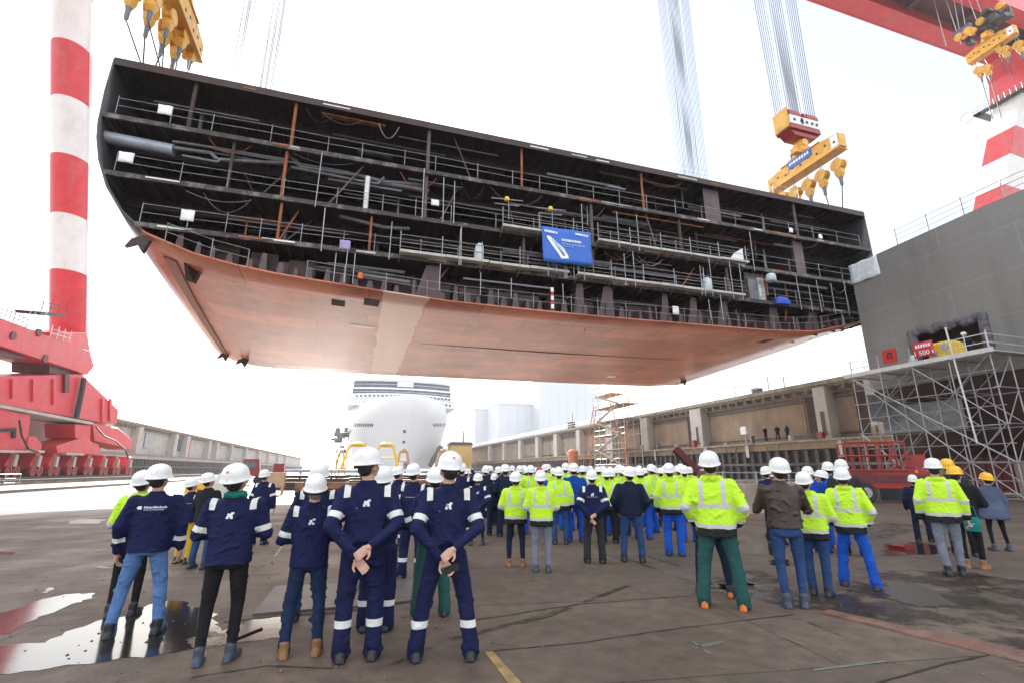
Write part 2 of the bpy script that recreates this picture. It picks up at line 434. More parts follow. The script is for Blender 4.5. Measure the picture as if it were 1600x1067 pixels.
def helmet_mesh(fine):
    key = ('helmet', fine)
    if key in CACHE: return CACHE[key]
    mb = MB(); n = 36 if fine else 18; rows = []
    prof = [(.90, .004), (1.0, .0), (1.12, -.004), (1.13, .002), (1.02, .012), (.995, .05), (.93, .085), (.78, .118), (.55, .138), (.28, .149), (.05, .152)]
    for i, (r, h) in enumerate(prof):
        ring = []
        for k in range(n):
            a = 2*pi*k/n; x = .107*r*cos(a); y = .138*r*sin(a)
            if i in (2, 3) and sin(a) > .2: y += .035*(sin(a)-.2); 
            hh = h*1.06-(.016*max(0, sin(a)) if i < 4 else 0)
            if fine and i > 4:
                ca = abs(x)
                if ca < .022: hh += .006*(1-h/.3)
            ring.append((x, y-.008, 1.690+hh))
        rows.append(ring)
    mb.grid(rows, True, True, True)
    me = mb.mesh('helmet', [None], 50); CACHE[key] = me; return me
def hair_mesh(kind, voxel):
    key = ('hair', kind, voxel)
    if key in CACHE: return CACHE[key]
    mb = MB()
    mb.ell((0, -.024, 1.685), (.080, .094, .085)); mb.ell((0, -.055, 1.635), (.070, .055, .06))
    if kind == 'long':
        mb.rings([(1.64, .088, .075, 0, -.045), (1.58, .09, .06, 0, -.06), (1.48, .10, .05, 0, -.095), (1.38, .085, .035, 0, -.125), (1.34, .05, .02, 0, -.13)])
    if kind == 'bun': mb.ell((0, -.12, 1.62), (.045, .045, .045))
    if kind == 'tail':
        mb.cap((0, -.10, 1.62), .03, (0, -.135, 1.50), .028); mb.cap((0, -.135, 1.50), .028, (0, -.125, 1.40), .012)
    me, _ = remesh(mb, voxel, 2, .004, 3); CACHE[key] = me; return me

# cloth and skin colours
SKIN = [mat('skin light', (.50, .29, .21), .55, 0, .1, 12), mat('skin tan', (.36, .18, .12), .55, 0, .1, 12)]
HAIR = {'dark': mat('hair dark', (.018, .012, .010), .6, 0, .4, 40), 'grey': mat('hair grey', (.22, .21, .2), .6, 0, .3, 40), 'brown': mat('hair brown', (.075, .028, .016), .6, 0, .4, 40)}
TAPE = (.66, .66, .64)
C = {
 'navy': cloth('navy work cloth', (.0075, .0105, .050), tape=TAPE, var=.3), 'navyplain': cloth('navy cloth', (.010, .013, .058)), 'nightnavy': cloth('dark navy cloth', (.008, .013, .035)),
 'hivis': cloth('high visibility yellow', (.50, .80, .035), .7, tape=(.52, .52, .50), dark=(.012, .012, .014), var=.06),
 'black': cloth('black cloth', (.010, .010, .012)), 'charcoal': cloth('charcoal cloth', (.028, .027, .032)), 'brownleather': mat('brown leather', (.045, .026, .020), .5, 0, .25, 8, .3, 60),
 'jeans': cloth('blue denim', (.022, .055, .15), var=.3), 'lightjeans': cloth('light blue denim', (.085, .17, .36), var=.25), 'darkjeans': cloth('dark denim', (.010, .022, .06), var=.3),
 'bright': cloth('bright blue work cloth', (.008, .075, .42), var=.25), 'royal': cloth('royal blue work cloth', (.006, .055, .32)), 'green': cloth('green work cloth', (.018, .075, .068)), 'greyjeans': cloth('grey denim', (.16, .175, .22), var=.2),
 'yellowcloth': cloth('yellow trousers', (.55, .33, .02)), 'bluegrey': cloth('grey blue wool', (.075, .095, .16), var=.3), 'maroon': cloth('dark red brown', (.04, .014, .014)), 'orange': cloth('orange cloth', (.6, .16, .03)), 'red': cloth('red cloth', (.45, .02, .02)), 'teal': cloth('teal cloth', (.015, .20, .19)),
 'bootblack': mat('black boot', (.014, .015, .02), .5, 0, .2, 10), 'boottan': mat('tan boot', (.24, .115, .045), .6, 0, .25, 10), 'bootblue': mat('blue grey shoe', (.045, .06, .085), .6, 0, .2, 10), 'bootorange': mat('orange toe boot', (.5, .14, .02), .6, 0, .2, 10),
 'white': mat('white helmet shell', (.76, .76, .75), .36, 0, .04, 6, .12, 40, dirt=(.5, .48, .45), dirt_amt=.45, dirt_scale=7), 'whitegrey': mat('pale grey helmet shell', (.68, .69, .71), .3, 0, .03, 6), 'yellow': mat('yellow helmet shell', (.78, .42, .015), .28, 0, .03, 6), 'redhelm': mat('red helmet shell', (.5, .02, .03), .3, 0, .03, 6), 'bluehelm': mat('pale blue helmet shell', (.45, .6, .75), .3, 0, .03, 6),
}
nt_ = C['bootorange'].node_tree; b_ = nt_.nodes['Principled BSDF']; o_ = b_.inputs['Base Color'].links[0].from_socket   # black boot with orange toe and heel caps
t_ = nt_.nodes.new('ShaderNodeTexCoord'); s_ = nt_.nodes.new('ShaderNodeSeparateXYZ'); g_ = nt_.nodes.new('ShaderNodeMath'); g_.operation = 'GREATER_THAN'; g_.inputs[1].default_value = .105
m_ = nt_.nodes.new('ShaderNodeMix'); m_.data_type = 'RGBA'; m_.inputs['A'].default_value = (.014, .016, .022, 1)
nt_.links.new(t_.outputs['Object'], s_.inputs[0]); c_ = nt_.nodes.new('ShaderNodeMath'); c_.operation = 'SUBTRACT'; c_.inputs[1].default_value = .03; a_ = nt_.nodes.new('ShaderNodeMath'); a_.operation = 'ABSOLUTE'; g_.inputs[1].default_value = .088; nt_.links.new(s_.outputs['Y'], c_.inputs[0]); nt_.links.new(c_.outputs[0], a_.inputs[0]); nt_.links.new(a_.outputs[0], g_.inputs[0]); nt_.links.new(g_.outputs[0], m_.inputs['Factor']); nt_.links.new(o_, m_.inputs['B']); nt_.links.new(m_.outputs['Result'], b_.inputs['Base Color'])
M_mark = mat('white sewn mark', (.66, .68, .70), .6, 0, .03, 4)
M_redmark = mat('red printed mark', (.55, .05, .05), .5, 0, .03, 4)

def slot(o, m):
    o.material_slots[0].link = 'OBJECT'; o.material_slots[0].material = m
def child(name, me, parent, m, M=None):
    if len(me.materials) == 0: me.materials.append(None)
    o = bpy.data.objects.new(name, me); COL.objects.link(o); o.parent = parent; slot(o, m)
    if M is not None: o.matrix_local = M
    return o
def project_mark(target_me, shapes, parent, name, m, face=-1, off=.004, M=None):
    """flat shapes (lists of (x, z) outlines) laid on the back (face=-1) of a garment mesh"""
    n = len(target_me.vertices)
    bvh = BVHTree.FromPolygons([v.co for v in target_me.vertices], [p.vertices for p in target_me.polygons])
    mb = MB()
    for x0, z0, x1, z1 in shapes:
        nx = max(2, int((x1-x0)/.02)+1); nz = max(2, int((z1-z0)/.02)+1); rows = []
        for j in range(nz):
            row = []
            for i in range(nx):
                x = x0+(x1-x0)*i/(nx-1); z = z0+(z1-z0)*j/(nz-1)
                hit = bvh.ray_cast(Vector((x, face*.6, z)), Vector((0, -face, 0)))[0]
                y = hit.y if hit else face*.12
                row.append((x, y+face*off, z))
            rows.append(row)
        mb.grid(rows)
    return mb.build(name, m, parent)

PEOPLE = []
def person(foot, label, top='coverall', topc='navy', arms='behind', legs='work', legc='navy', boots='bootblack', helm='white', hair='short', hairc='dark',
           turn=0, look=20, yaw=0, topy=None, headx=None, height=1.0, stance=.04, asym=0., hero=False, skin=0, group=None, style='', mark=None, seed=1, pos=None, slimboot=False, smark=False, z0=0., girth=None):
    g = pos if pos is not None else ground(*foot)
    g = Vector((g.x, g.y, z0))
    if topy is not None:
        r = ray(headx if headx else foot[0], topy); k = sqrt(g.x**2+g.y**2)/sqrt(r.x**2+r.y**2)
        height = max(.84, min(1.12, (EYE+k*r.z)/1.845))
    va = atan2(-g.x, g.y)     # rotation about Z that makes +Y point straight away from the camera
    vx = .0062 if hero else .018; vg = .0135 if hero else .024
    if pos is not None or g.length > 12: vx = .024; vg = .03
    b = bpy.data.objects.new('person', body_mesh(arms, stance, asym, look, yaw, vx)); COL.objects.link(b)
    if len(b.data.materials) == 0: b.data.materials.append(None)
    slot(b, SKIN[skin]); b.location = g; b.rotation_euler[2] = va-radians(turn); gk = girth if girth else random.Random(len(PEOPLE)).uniform(1.04, 1.15); b.scale = (height*gk, height*(gk*.6+.43), height)
    tag(b, label, 'person', group)
    HM = head_matrix(look, yaw)
    tm = top_mesh(top, arms, stance, asym, vg, seed, style)
    t = child({'coverall': 'coverall', 'coat': 'coat', 'flared': 'coat', 'leather': 'jacket'}.get(top, 'jacket'), tm, b, C[topc])
    if top != 'coverall': child('trousers', legs_mesh(legs, stance, asym, vg, seed), b, C[legc])
    bm = boot_mesh(.010 if hero else .02, slimboot)
    J = joints('down', stance, asym)
    for s in (-1, 1):
        child('boot', bm, b, C[boots], Matrix.Translation((J['an', s].x, J['an', s].y, 0)) @ Matrix.Rotation(radians(-s*9), 4, 'Z'))
    if helm:
        h = child('helmet', helmet_mesh(hero), b, C[helm], HM @ Matrix.Translation((0, -.01, 1.69)) @ Matrix.Rotation(radians(-4), 4, 'X') @ Matrix.Translation((0, .0, -1.69)))
        if hero:
            hbm = MB(); hbm.mi = 0; ring = [(.094*sin(a), -.010-.122*cos(a)) for a in [radians(x) for x in range(-70, 71, 14)]]
            for p_, q_ in zip(ring[:-1], ring[1:]): hbm.beam((p_[0], p_[1], 1.672), (q_[0], q_[1], 1.672), .006, .022)
            hbm.box((-.03, -.146, 1.655), (.03, -.128, 1.685)); hbm.build('head_band', M_black, h)
        if smark: 
            mk = MB(); 
            for dx, dz, w, hh in ((0, 0, .034, .012), (0, .016, .014, .012), (.0, -.014, .02, .01)):
                mk.box((dx-w/2, -.146+.012, 1.785+dz-hh/2), (dx+w/2, -.10, 1.785+dz+hh/2))
            mk.build('printed_mark', M_redmark, h)
    if hair: child('hair', hair_mesh(hair, .012 if hero else .022), b, HAIR[hairc], HM)
    if mark == 'emblem':
        sh = [(-.022, 1.315, .022, 1.35), (-.03, 1.30, -.008, 1.322), (.004, 1.30, .026, 1.318), (.006, 1.345, .032, 1.362)]
        project_mark(tm, sh, t, 'emblem', M_mark)
    elif mark == 'logo':
        sh = [(-.125, 1.335, -.09, 1.37), (-.135, 1.345, -.12, 1.36)]
        x = -.07
        rr = random.Random(3)
        while x < .12:
            w = rr.uniform(.006, .012); sh.append((x, 1.345, x+w, 1.345+rr.choice((.016, .02, .024)))); x += w+.005
        sh.append((-.07, 1.327, .11, 1.331))
        project_mark(tm, sh, t, 'printed_logo', M_mark)
    PEOPLE.append(b); return b
# ------------------------------------------------------------------ the foreground watchers
G_FG = 'watchers standing in the foreground'
G_CR = 'crowd in front of the lifted block'
G_RT = 'people on the right of the yard'
P = person
P((207, 992), 'person in navy jacket with small printed logo and light blue jeans beside the puddle', 'jacket', 'navy', 'down', 'jeans', 'lightjeans', 'bootblack', topy=724, headx=240, stance=.10, hero=True, style='cuffs', mark='logo', yaw=-12, turn=14, look=10, seed=2, group=G_FG, hairc='dark')
P((188, 962), 'person in yellow parka mostly hidden behind the light blue jeans at far left', 'parka', 'hivis', 'front', 'slim', 'black', topy=733, headx=214, stance=.03, hero=True, turn=18, yaw=-10, seed=3, group=G_FG)
P((334, 1034), 'person in hip length navy jacket, slim black trousers and green scarf', 'jacket', 'navy', 'front', 'slim', 'black', 'bootblue', topy=722, headx=373, stance=.015, asym=.03, hero=True, style='bands', mark='emblem', turn=16, yaw=-12, seed=4, group=G_FG, slimboot=True, smark=True)
P((468, 1024), 'person in navy work jacket, dark jeans and tan shoes with ear defenders round the helmet', 'jacket', 'navy', 'front', 'jeans', 'darkjeans', 'boottan', topy=738, headx=498, stance=.055, hero=True, style='bands', mark='emblem', hairc='grey', turn=4, seed=5, group=G_FG, height=.98)
P((478, 968), 'person in navy jacket and jeans half hidden behind the one with ear defenders', 'jacket', 'navy', 'front', 'jeans', 'jeans', topy=720, headx=498, stance=.03, hero=True, style='bands', seed=6, group=G_FG, turn=8)
P((556, 1030), 'tall person in navy coverall with reflective ankle bands, bare hands clasped behind, head turned right', 'coverall', 'navy', 'behind', topy=698, headx=574, stance=.03, hero=True, mark='emblem', yaw=-38, look=10, seed=7, group=G_FG, hairc='dark', turn=2)
P((585, 985), 'person in dark navy coverall hidden behind the tall one with clasped hands', 'coverall', 'navy', 'front', stance=.02, hero=False, height=.93, group=G_FG, turn=10, topy=726, headx=590)
P((692, 1030), 'person in navy coverall with wide stance holding a phone behind the back', 'coverall', 'navy', 'behind', topy=704, headx=668, stance=.135, asym=-.03, hero=True, mark='emblem', yaw=10, look=12, seed=9, group=G_FG, turn=-4, smark=True)
P((672, 962), 'person in green trousers hidden behind the wide standing navy coverall', 'jacket', 'navyplain', 'front', 'work', 'green', topy=728, headx=655, stance=.07, seed=10, group=G_FG)
P((283, 880), 'person in navy jacket and yellow trousers seen between two left watchers', 'jacket', 'navy', 'front', 'jeans', 'yellowcloth', topy=756, headx=286, style='bands', turn=48, seed=11, group=G_FG)
P((308, 888), 'person in black jacket and blue jeans near the yellow cabinet', 'jacket', 'black', 'front', 'jeans', 'jeans', topy=737, headx=325, turn=45, seed=12, group=G_FG, stance=.05)
P((402, 850), 'person in navy coverall standing side on behind the green scarf', 'coverall', 'navy', 'down', topy=732, headx=404, turn=30, seed=13, group=G_FG)
P((618, 858), 'person in navy coverall standing between the two tall coveralls, further off', 'coverall', 'navy', 'front', topy=727, headx=604, turn=40, seed=14, group=G_FG)
P((640, 905), 'person in navy coverall just left of the wide standing one, mostly covered', 'coverall', 'navy', 'front', topy=722, headx=643, turn=20, seed=15, group=G_FG, height=.95)

# ------------------------------------------------------------------ the crowd, front members first
P((720, 846), 'person in navy coverall shading the eyes with raised arms left of the crowd', 'coverall', 'navy', 'raised', topy=722, headx=717, turn=18, seed=21, group=G_CR)
P((745, 851), 'small person in short navy coat and black tights with clasped hands', 'jacket', 'navy', 'behind', 'skirt', 'black', topy=738, headx=746, seed=22, group=G_CR, style='bands', mark='emblem', slimboot=True)
P((772, 836), 'person in dark navy coverall right of the short navy coat', 'coverall', 'nightnavy', 'front', topy=738, headx=772, seed=23, group=G_CR)
P((806, 885), 'person in yellow parka, dark trousers and tan boots at left front of the crowd', 'parka', 'hivis', 'front', 'slim', 'nightnavy', 'boottan', topy=735, headx=797, seed=24, group=G_CR, stance=.03)
P((847, 893), 'person in yellow parka and grey jeans, foremost of the crowd', 'parka', 'hivis', 'front', 'jeans', 'greyjeans', 'bootblue', topy=733, headx=842, seed=25, group=G_CR, stance=.02)
P((876, 850), 'person in yellow parka and blue jeans behind the grey jeans', 'parka', 'hivis', 'down', 'jeans', 'jeans', topy=729, headx=869, seed=26, group=G_CR, stance=.03)
P((900, 846), 'person in plain royal blue coverall in the middle of the crowd', 'coverall', 'royal', 'front', topy=722, headx=893, seed=27, group=G_CR)
P((930, 879), 'person in navy jacket and charcoal trousers, hands clasped behind', 'jacket', 'navy', 'behind', 'work', 'charcoal', topy=732, headx=921, seed=28, group=G_CR, style='bands', mark='emblem', stance=.05)
P((953, 848), 'person in yellow parka and black trousers behind the charcoal trousers', 'parka', 'hivis', 'front', 'work', 'black', topy=731, headx=952, seed=29, group=G_CR)
P((990, 877), 'person in plain dark jacket without tape and blue jeans', 'jacket', 'nightnavy', 'pockets', 'jeans', 'jeans', topy=727, headx=985, seed=30, group=G_CR, stance=.06, yaw=20)
P((1006, 842), 'person in yellow parka and blue work trousers behind the plain dark jacket', 'parka', 'hivis', 'front', 'work', 'bright', topy=729, headx=1008, seed=31, group=G_CR)
P((1056, 868), 'person in yellow parka and bright blue trousers in the right half of the crowd', 'parka', 'hivis', 'down', 'work', 'bright', topy=722, headx=1051, seed=32, group=G_CR, stance=.02)
P((1132, 950), 'tall person in yellow parka and green trousers and boots with orange caps', 'parka', 'hivis', 'pockets', 'work', 'green', 'bootorange', topy=703, headx=1106, seed=33, group=G_RT, hero=True, stance=.10, turn=4, asym=.02)
P((1118, 930), 'person with long brown hair and black coat hidden behind the green trousers, without helmet', 'coat', 'black', 'front', 'slim', 'nightnavy', 'bootorange', helm=None, hair='long', hairc='brown', topy=722, headx=1130, seed=34, group=G_RT, stance=.09, height=.95)
P((960, 836), 'person in royal blue trousers and yellow parka between black and dark jackets', 'parka', 'hivis', 'front', 'work', 'royal', topy=732, headx=962, seed=35, group=G_CR)

# rows further back: (x, y of the feet, clothes)
rows_back = [
 (693, 838, 'n'), (697, 812, 'h'), (706, 800, 'n'), (727, 822, 'n'), (734, 806, 'n'), (757, 824, 'n'), (763, 808, 'n'), (779, 820, 'n'), (788, 812, 'n'),
 (790, 838, 'n'), (799, 803, 'r'), (812, 815, 'h'), (818, 803, 'w'), (829, 833, 'h'), (826, 808, 'n'), (838, 805, 'n'), (843, 818, 'R'), (856, 812, 'h'), (858, 800, 'n'), (868, 818, 'h'), (872, 804, 'h'),
 (884, 812, 'n'), (886, 828, 'h'), (906, 806, 'h'), (914, 826, 'h'), (921, 811, 'b'), (927, 800, 'h'), (938, 814, 'h'), (945, 820, 'h'), (956, 806, 'w'), (966, 818, 'h'), (974, 804, 'h'), (975, 836, 'h'),
 (986, 812, 'h'), (997, 822, 'h'), (1004, 808, 'n'), (1013, 816, 'n'), (1022, 832, 'h'), (1028, 813, 'h'), (1037, 822, 'h'), (1043, 806, 'h'), (1063, 828, 'h'), (1070, 815, 'h'), (1079, 846, 'h'), (1084, 812, 'h'),
]
order = ['first', 'second', 'third', 'fourth', 'fifth', 'sixth', 'seventh', 'eighth', 'ninth', 'tenth', 'eleventh', 'twelfth', 'thirteenth', 'fourteenth', 'fifteenth', 'sixteenth', 'seventeenth', 'eighteenth', 'nineteenth', 'twentieth', 'twenty-first', 'twenty-second', 'twenty-third', 'twenty-fourth', 'twenty-fifth', 'twenty-sixth', 'twenty-seventh', 'twenty-eighth', 'twenty-ninth', 'thirtieth']
cnt = {'navy': 0, 'yellow': 0}
only = {'r': 'person in red jacket at the back of the crowd under a white helmet', 'R': 'person with red helmet and blue jacket in the back rows of the crowd', 'b': 'person with pale blue helmet and yellow jacket in the back rows', }
nw = 0
for i, (x, y, k) in enumerate(rows_back):
    kw = dict(seed=41+i % 3, group=G_CR, height=random.uniform(.94, 1.045), turn=random.choice((-55, -14, -8, 0, 4, 9, 15, 50, -30))+random.uniform(-5, 5), arms=('front', 'down', 'front', 'phone', 'front')[i % 5], look=(12, 20, 27)[i % 3], yaw=(-18, 0, 14)[(i//2) % 3])
    if k in 'hb':
        cnt['yellow'] += k == 'h'
        lab = only.get(k) or 'helmeted person in yellow parka, back rows, %s yellow one there from the left' % order[cnt['yellow']-1]
        P((x, y), lab, 'parka', 'hivis', legs='work', legc=('black', 'bright', 'nightnavy')[i % 3], helm='bluehelm' if k == 'b' else 'white', **kw)
    elif k == 'n':
        cnt['navy'] += 1
        P((x, y), 'helmeted person in navy coverall, back rows, %s navy one there from the left' % order[cnt['navy']-1], 'coverall', ('navy', 'nightnavy')[i % 2], **kw)
    elif k == 'r': P((x, y), only['r'], 'jacket', 'charcoal', legs='work', legc='black', **kw) and None
    elif k == 'R': P((x, y), only['R'], 'jacket', 'bright', legs='work', legc='bright', helm='redhelm', **kw)
    else:
        nw += 1
        P((x, y), 'helmeted person in charcoal jacket in the back rows, %s' % ('left of the red helmet' if nw == 1 else 'right of the royal blue coverall'), 'jacket', 'charcoal', legs='work', legc='black', **kw)
only['r']
for b in PEOPLE:
    if b['label'] == only['r']: b['label'] = 'helmeted person in charcoal jacket at the very back, left of the first yellow parkas'

# ------------------------------------------------------------------ people on the right
P((1244, 948), 'person in brown leather jacket and blue jeans with white helmet tipped back', 'leather', 'brownleather', 'phone', 'slim', 'jeans', 'bootblue', topy=713, headx=1240, seed=51, group=G_RT, hero=True, stance=-.005, asym=.03, turn=-8, yaw=10, look=20)
P((1284, 930), 'person in yellow parka and jeans half hidden behind the brown jacket', 'parka', 'hivis', 'front', 'jeans', 'jeans', topy=735, headx=1258, seed=52, group=G_RT, stance=.0, turn=10)
P((1283, 862), 'person in blue coverall with back turned, right of the brown jacket', 'coverall', 'royal', 'front', boots='bootorange', topy=727, headx=1262, seed=53, group=G_RT, turn=20)
P((1296, 856), 'person in bright blue coverall facing left in the blue group', 'coverall', 'bright', 'front', boots='bootorange', topy=733, headx=1276, seed=54, group=G_RT, turn=-70)
P((1312, 850), 'person in bright blue with white helmet just left of the broad yellow parka', 'coverall', 'bright', 'front', boots='bootorange', topy=720, headx=1302, seed=55, group=G_RT, turn=-10)
P((1345, 918), 'broad person in yellow parka and bright blue trousers on the right', 'parka', 'hivis', 'pockets', 'work', 'bright', topy=728, headx=1333, seed=56, group=G_RT, hero=True, stance=.10, asym=-.05, turn=0)
P((1338, 868), 'person with white helmet showing above the broad yellow parka', 'jacket', 'charcoal', 'front', 'work', 'black', topy=716, headx=1325, seed=57, group=G_RT)
P((1212, 838), 'person in yellow waistcoat far behind the brown jacket', 'parka', 'hivis', 'front', 'work', 'nightnavy', topy=732, headx=1204, seed=58, group=G_RT, turn=-30)
P((1214, 850), 'person with white helmet beside the face of the brown jacket', 'jacket', 'navyplain', 'front', 'work', 'nightnavy', topy=727, headx=1220, seed=59, group=G_RT, turn=30)
P((1494, 898), 'person in yellow parka and pale grey jeans with white helmet near the scaffold', 'parka', 'hivis', 'down', 'jeans', 'greyjeans', topy=715, headx=1451, seed=60, group=G_RT, hero=True, stance=-.01, asym=.05, turn=-6, look=8)
P((1526, 888), 'person in black jacket and dark red boots with yellow helmet', 'jacket', 'black', 'front', 'slim', 'black', 'boottan', helm='yellow', topy=727, headx=1492, seed=61, group=G_RT, turn=10, hero=True, stance=.0, asym=.05, look=4)
P((1512, 868), 'person with yellow helmet behind the black jacket', 'jacket', 'charcoal', 'front', 'work', 'black', helm='yellow', topy=715, headx=1487, seed=62, group=G_RT)
P((1566, 860), 'person in flared grey blue coat and black tights with yellow helmet', 'flared', 'bluegrey', 'down', 'skirt', 'black', 'bootblue', helm='yellow', topy=737, headx=1550, seed=63, group=G_RT, turn=-30, look=16)
P((1446, 846), 'small person in dark clothes behind the pale grey jeans', 'jacket', 'nightnavy', 'down', 'work', 'nightnavy', height=.86, seed=64, group=G_RT)
W_PLAT = onp(1517, 575, 35.6)
P(None, 'worker in blue clothes and white helmet on the scaffold platform by the hull opening', 'coverall', 'navyplain', 'front', legs='work', seed=65, pos=Vector((36.4, onp(1517, 560, 36.4).y, 0)), z0=8.32, turn=60)
for i, (x, a) in enumerate(((1197, 'front'), (1216, 'phone'), (1231, 'down'))):
    q = onp(x, 684, 48.9)
    P(None, ('leftmost', 'middle', 'rightmost')[i]+' of three dark figures standing on the dock wall walkway', 'coat', 'black', a, 'work', 'black', helm=None, seed=66, pos=q, z0=5.2, height=1.0, group='figures on the dock wall walkway', turn=40*(i-1))
# things held or worn that are separate
def small(name, label, cat, mb, m, sm=None, group=None): return tag(mb.build(name, m, None, sm), label, cat, group)
ww = [b for b in PEOPLE if b['label'].startswith('person in navy coverall with wide stance')][0]
bpy.context.view_layer.update()
def wpt(b, p): return b.matrix_world @ Vector(p)
mb = MB(); mb.box((-.035, -.005, -.07), (.035, .005, .07)); ph = small('phone', 'black phone with reddish edge held behind the back of the wide standing coverall', 'phone', mb, M_black)
ph.location = wpt(ww, (.03, -.235, .80)); ph.rotation_euler = (radians(15), radians(70), ww.rotation_euler[2])
ts = [b for b in PEOPLE if 'green scarf' in b['label'] and 'slim' in b['label']][0]
mb = MB(); mb.rings([(1.49, .088, .084, 0, -.008), (1.515, .096, .092, 0, -.008), (1.55, .088, .086, 0, -.008), (1.57, .07, .07, 0, -.008)], 24)
mb.cap((-.06, -.075, 1.53), .03, (.06, -.075, 1.53), .03)
sc, _ = remesh(mb, .01, 3, .008, 5); so = child('scarf', sc, ts, cloth('green scarf cloth', (.01, .16, .12)))
ed = [b for b in PEOPLE if 'ear defenders' in b['label'] and 'tan' in b['label']][0]
mb = MB(); HM = head_matrix(14, 0)
for s in (-1, 1): mb.ell((s*.098, -.01, 1.655), (.026, .034, .045)); mb.tube((s*.10, -.01, 1.69), (s*.123, -.01, 1.74), .006)
i = [Vector((.11*sin(a), -.02-.115*cos(a), 1.66)) for a in [radians(x) for x in range(-80, 81, 16)]]
for a, b in zip(i[:-1], i[1:]): mb.beam(a, b, .012, .035)
e2 = mb.build('ear_defender', M_black, ed, 40); e2.matrix_local = HM
bg = [b for b in PEOPLE if 'dark red boots' in b['label']][0]
q = wpt(bg, (.10, -.17, .80)); mb = MB(); mb.rings([(.0, .15, .06, 0, 0), (.08, .17, .07, 0, 0), (.26, .16, .065, 0, 0), (.30, .14, .05, 0, 0)], 16)
tb = small('shoulder_bag', 'teal bag with white print hanging beside the black jacket', 'bag', mb, C['teal'], 40); tb.location = q-Vector((0, 0, .12)); tb.rotation_euler[2] = bg.rotation_euler[2]; tb.scale = (.72, .72, .8)
mb = MB(); mb.path([(-.12, 0, .29), (-.09, 0, .52), (.09, 0, .52), (.12, 0, .29)], .009); mb.build('strap', C['teal'], tb)
mb = MB(); mb.box((-.07, -.076, .10), (.02, -.07, .13)); mb.box((-.05, -.076, .15), (.06, -.07, .165)); mb.build('print', M_mark, tb)
# ================================================================== THE LIFTED HULL BLOCK
D0, D1 = 28.8, 54.8
FP = [ond(x, y, D0) for x, y in [(178, 90), (163, 140), (152, 190), (150, 215), (153, 250), (165, 292), (188, 330), (225, 365), (300, 397), (365, 415), (430, 429), (600, 457), (700, 472), (825, 485), (950, 497), (1100, 509), (1200, 517), (1273, 519), (1344, 505)]]
ZT = 24.75; PL = -15.2; PR = 43.35
front = [(PL, ZT)]+[(p.x, p.z) for p in FP[1:]]+[(42.2, 15.2), (43.1, 17.2), (43.4, 20), (43.35, ZT)]
back = [(-15.6, ZT), (-15.7, 22.5), (-15.75, 20.4), (-15.7, 18.6), (-15.6, 16.4), (-15.3, 14.9), (-14.75, 13.7), (-13.99, 12.95), (-12.2, 12.3), (-10.6, 12.05), (-8.8, 11.93), (.9, 11.85), (5, 11.9), (10, 11.95), (16, 12.0), (24, 12.1), (31, 12.2), (36, 12.3), (40.6, 12.7), (42.8, 14.0), (43.9, 16.4), (44, 20), (43.9, ZT)]
blk = thing('hull_block', 'huge open ended ship hull section with red bottom hanging in the air', 'ship section', (14, D0, 12))
blk.location = (0, 0, 0)
def lerp(a, b, t): return a+(b-a)*t
mb = MB(); rows = []
for k in range(14):
    t = k/13; e = t**.8
    rows.append([Vector((lerp(a[0], b[0], e), lerp(D0, D1, t), lerp(a[1], b[1], e))) for a, b in zip(front, back)])
mb.grid(rows)
# hull paint: red primer with plate patches low down, dark steel above
m = mat('hull bottom primer', (.50, .170, .096), .30, 0, .16, .35, .15, 1.3, dirt=(.18, .055, .03), dirt_amt=.7, dirt_scale=.22, fine=.10)
nt = m.node_tree; N = nt.nodes; L = nt.links; b = N['Principled BSDF']
out = b.inputs['Base Color'].links[0].from_socket
tc = N.new('ShaderNodeTexCoord'); br = N.new('ShaderNodeTexBrick'); br.inputs['Scale'].default_value = 1
mpb = N.new('ShaderNodeMapping'); mpb.inputs['Rotation'].default_value = (0, 0, 0); L.new(tc.outputs['Object'], mpb.inputs['Vector']); L.new(mpb.outputs[0], br.inputs['Vector'])
br.inputs['Brick Width'].default_value = 7.2; br.inputs['Row Height'].default_value = 2.6; br.inputs['Mortar Size'].default_value = .045; br.inputs['Mortar Smooth'].default_value = .4; br.inputs['Bias'].default_value = -.1
br.inputs['Color1'].default_value = (.80, .77, .75, 1); br.inputs['Color2'].default_value = (1.18, 1.17, 1.16, 1); br.inputs['Mortar'].default_value = (.55, .44, .40, 1)
mu = N.new('ShaderNodeMix'); mu.data_type = 'RGBA'; mu.blend_type = 'MULTIPLY'; mu.inputs['Factor'].default_value = 1; L.new(out, mu.inputs['A']); L.new(br.outputs['Color'], mu.inputs['B'])
# one replaced shell strake in pale primer across the bottom
sx = N.new('ShaderNodeSeparateXYZ'); L.new(tc.outputs['Object'], sx.inputs[0])
nz = N.new('ShaderNodeTexNoise'); nz.inputs['Scale'].default_value = .5; L.new(tc.outputs['Object'], nz.inputs['Vector'])
ad = N.new('ShaderNodeMath'); ad.operation = 'MULTIPLY_ADD'; ad.inputs[1].default_value = .5; L.new(nz.outputs['Fac'], ad.inputs[0]); L.new(sx.outputs['X'], ad.inputs[2])
cm = N.new('ShaderNodeMath'); cm.operation = 'COMPARE'; cm.inputs[1].default_value = 2.45; cm.inputs[2].default_value = 1.35; L.new(ad.outputs[0], cm.inputs[0])
mp2 = N.new('ShaderNodeMix'); mp2.data_type = 'RGBA'; mp2.inputs['B'].default_value = (.66, .45, .35, 1); L.new(mu.outputs['Result'], mp2.inputs['A'])
s8 = N.new('ShaderNodeMath'); s8.operation = 'MULTIPLY'; s8.inputs[1].default_value = .8; L.new(cm.outputs[0], s8.inputs[0]); L.new(s8.outputs[0], mp2.inputs['Factor'])
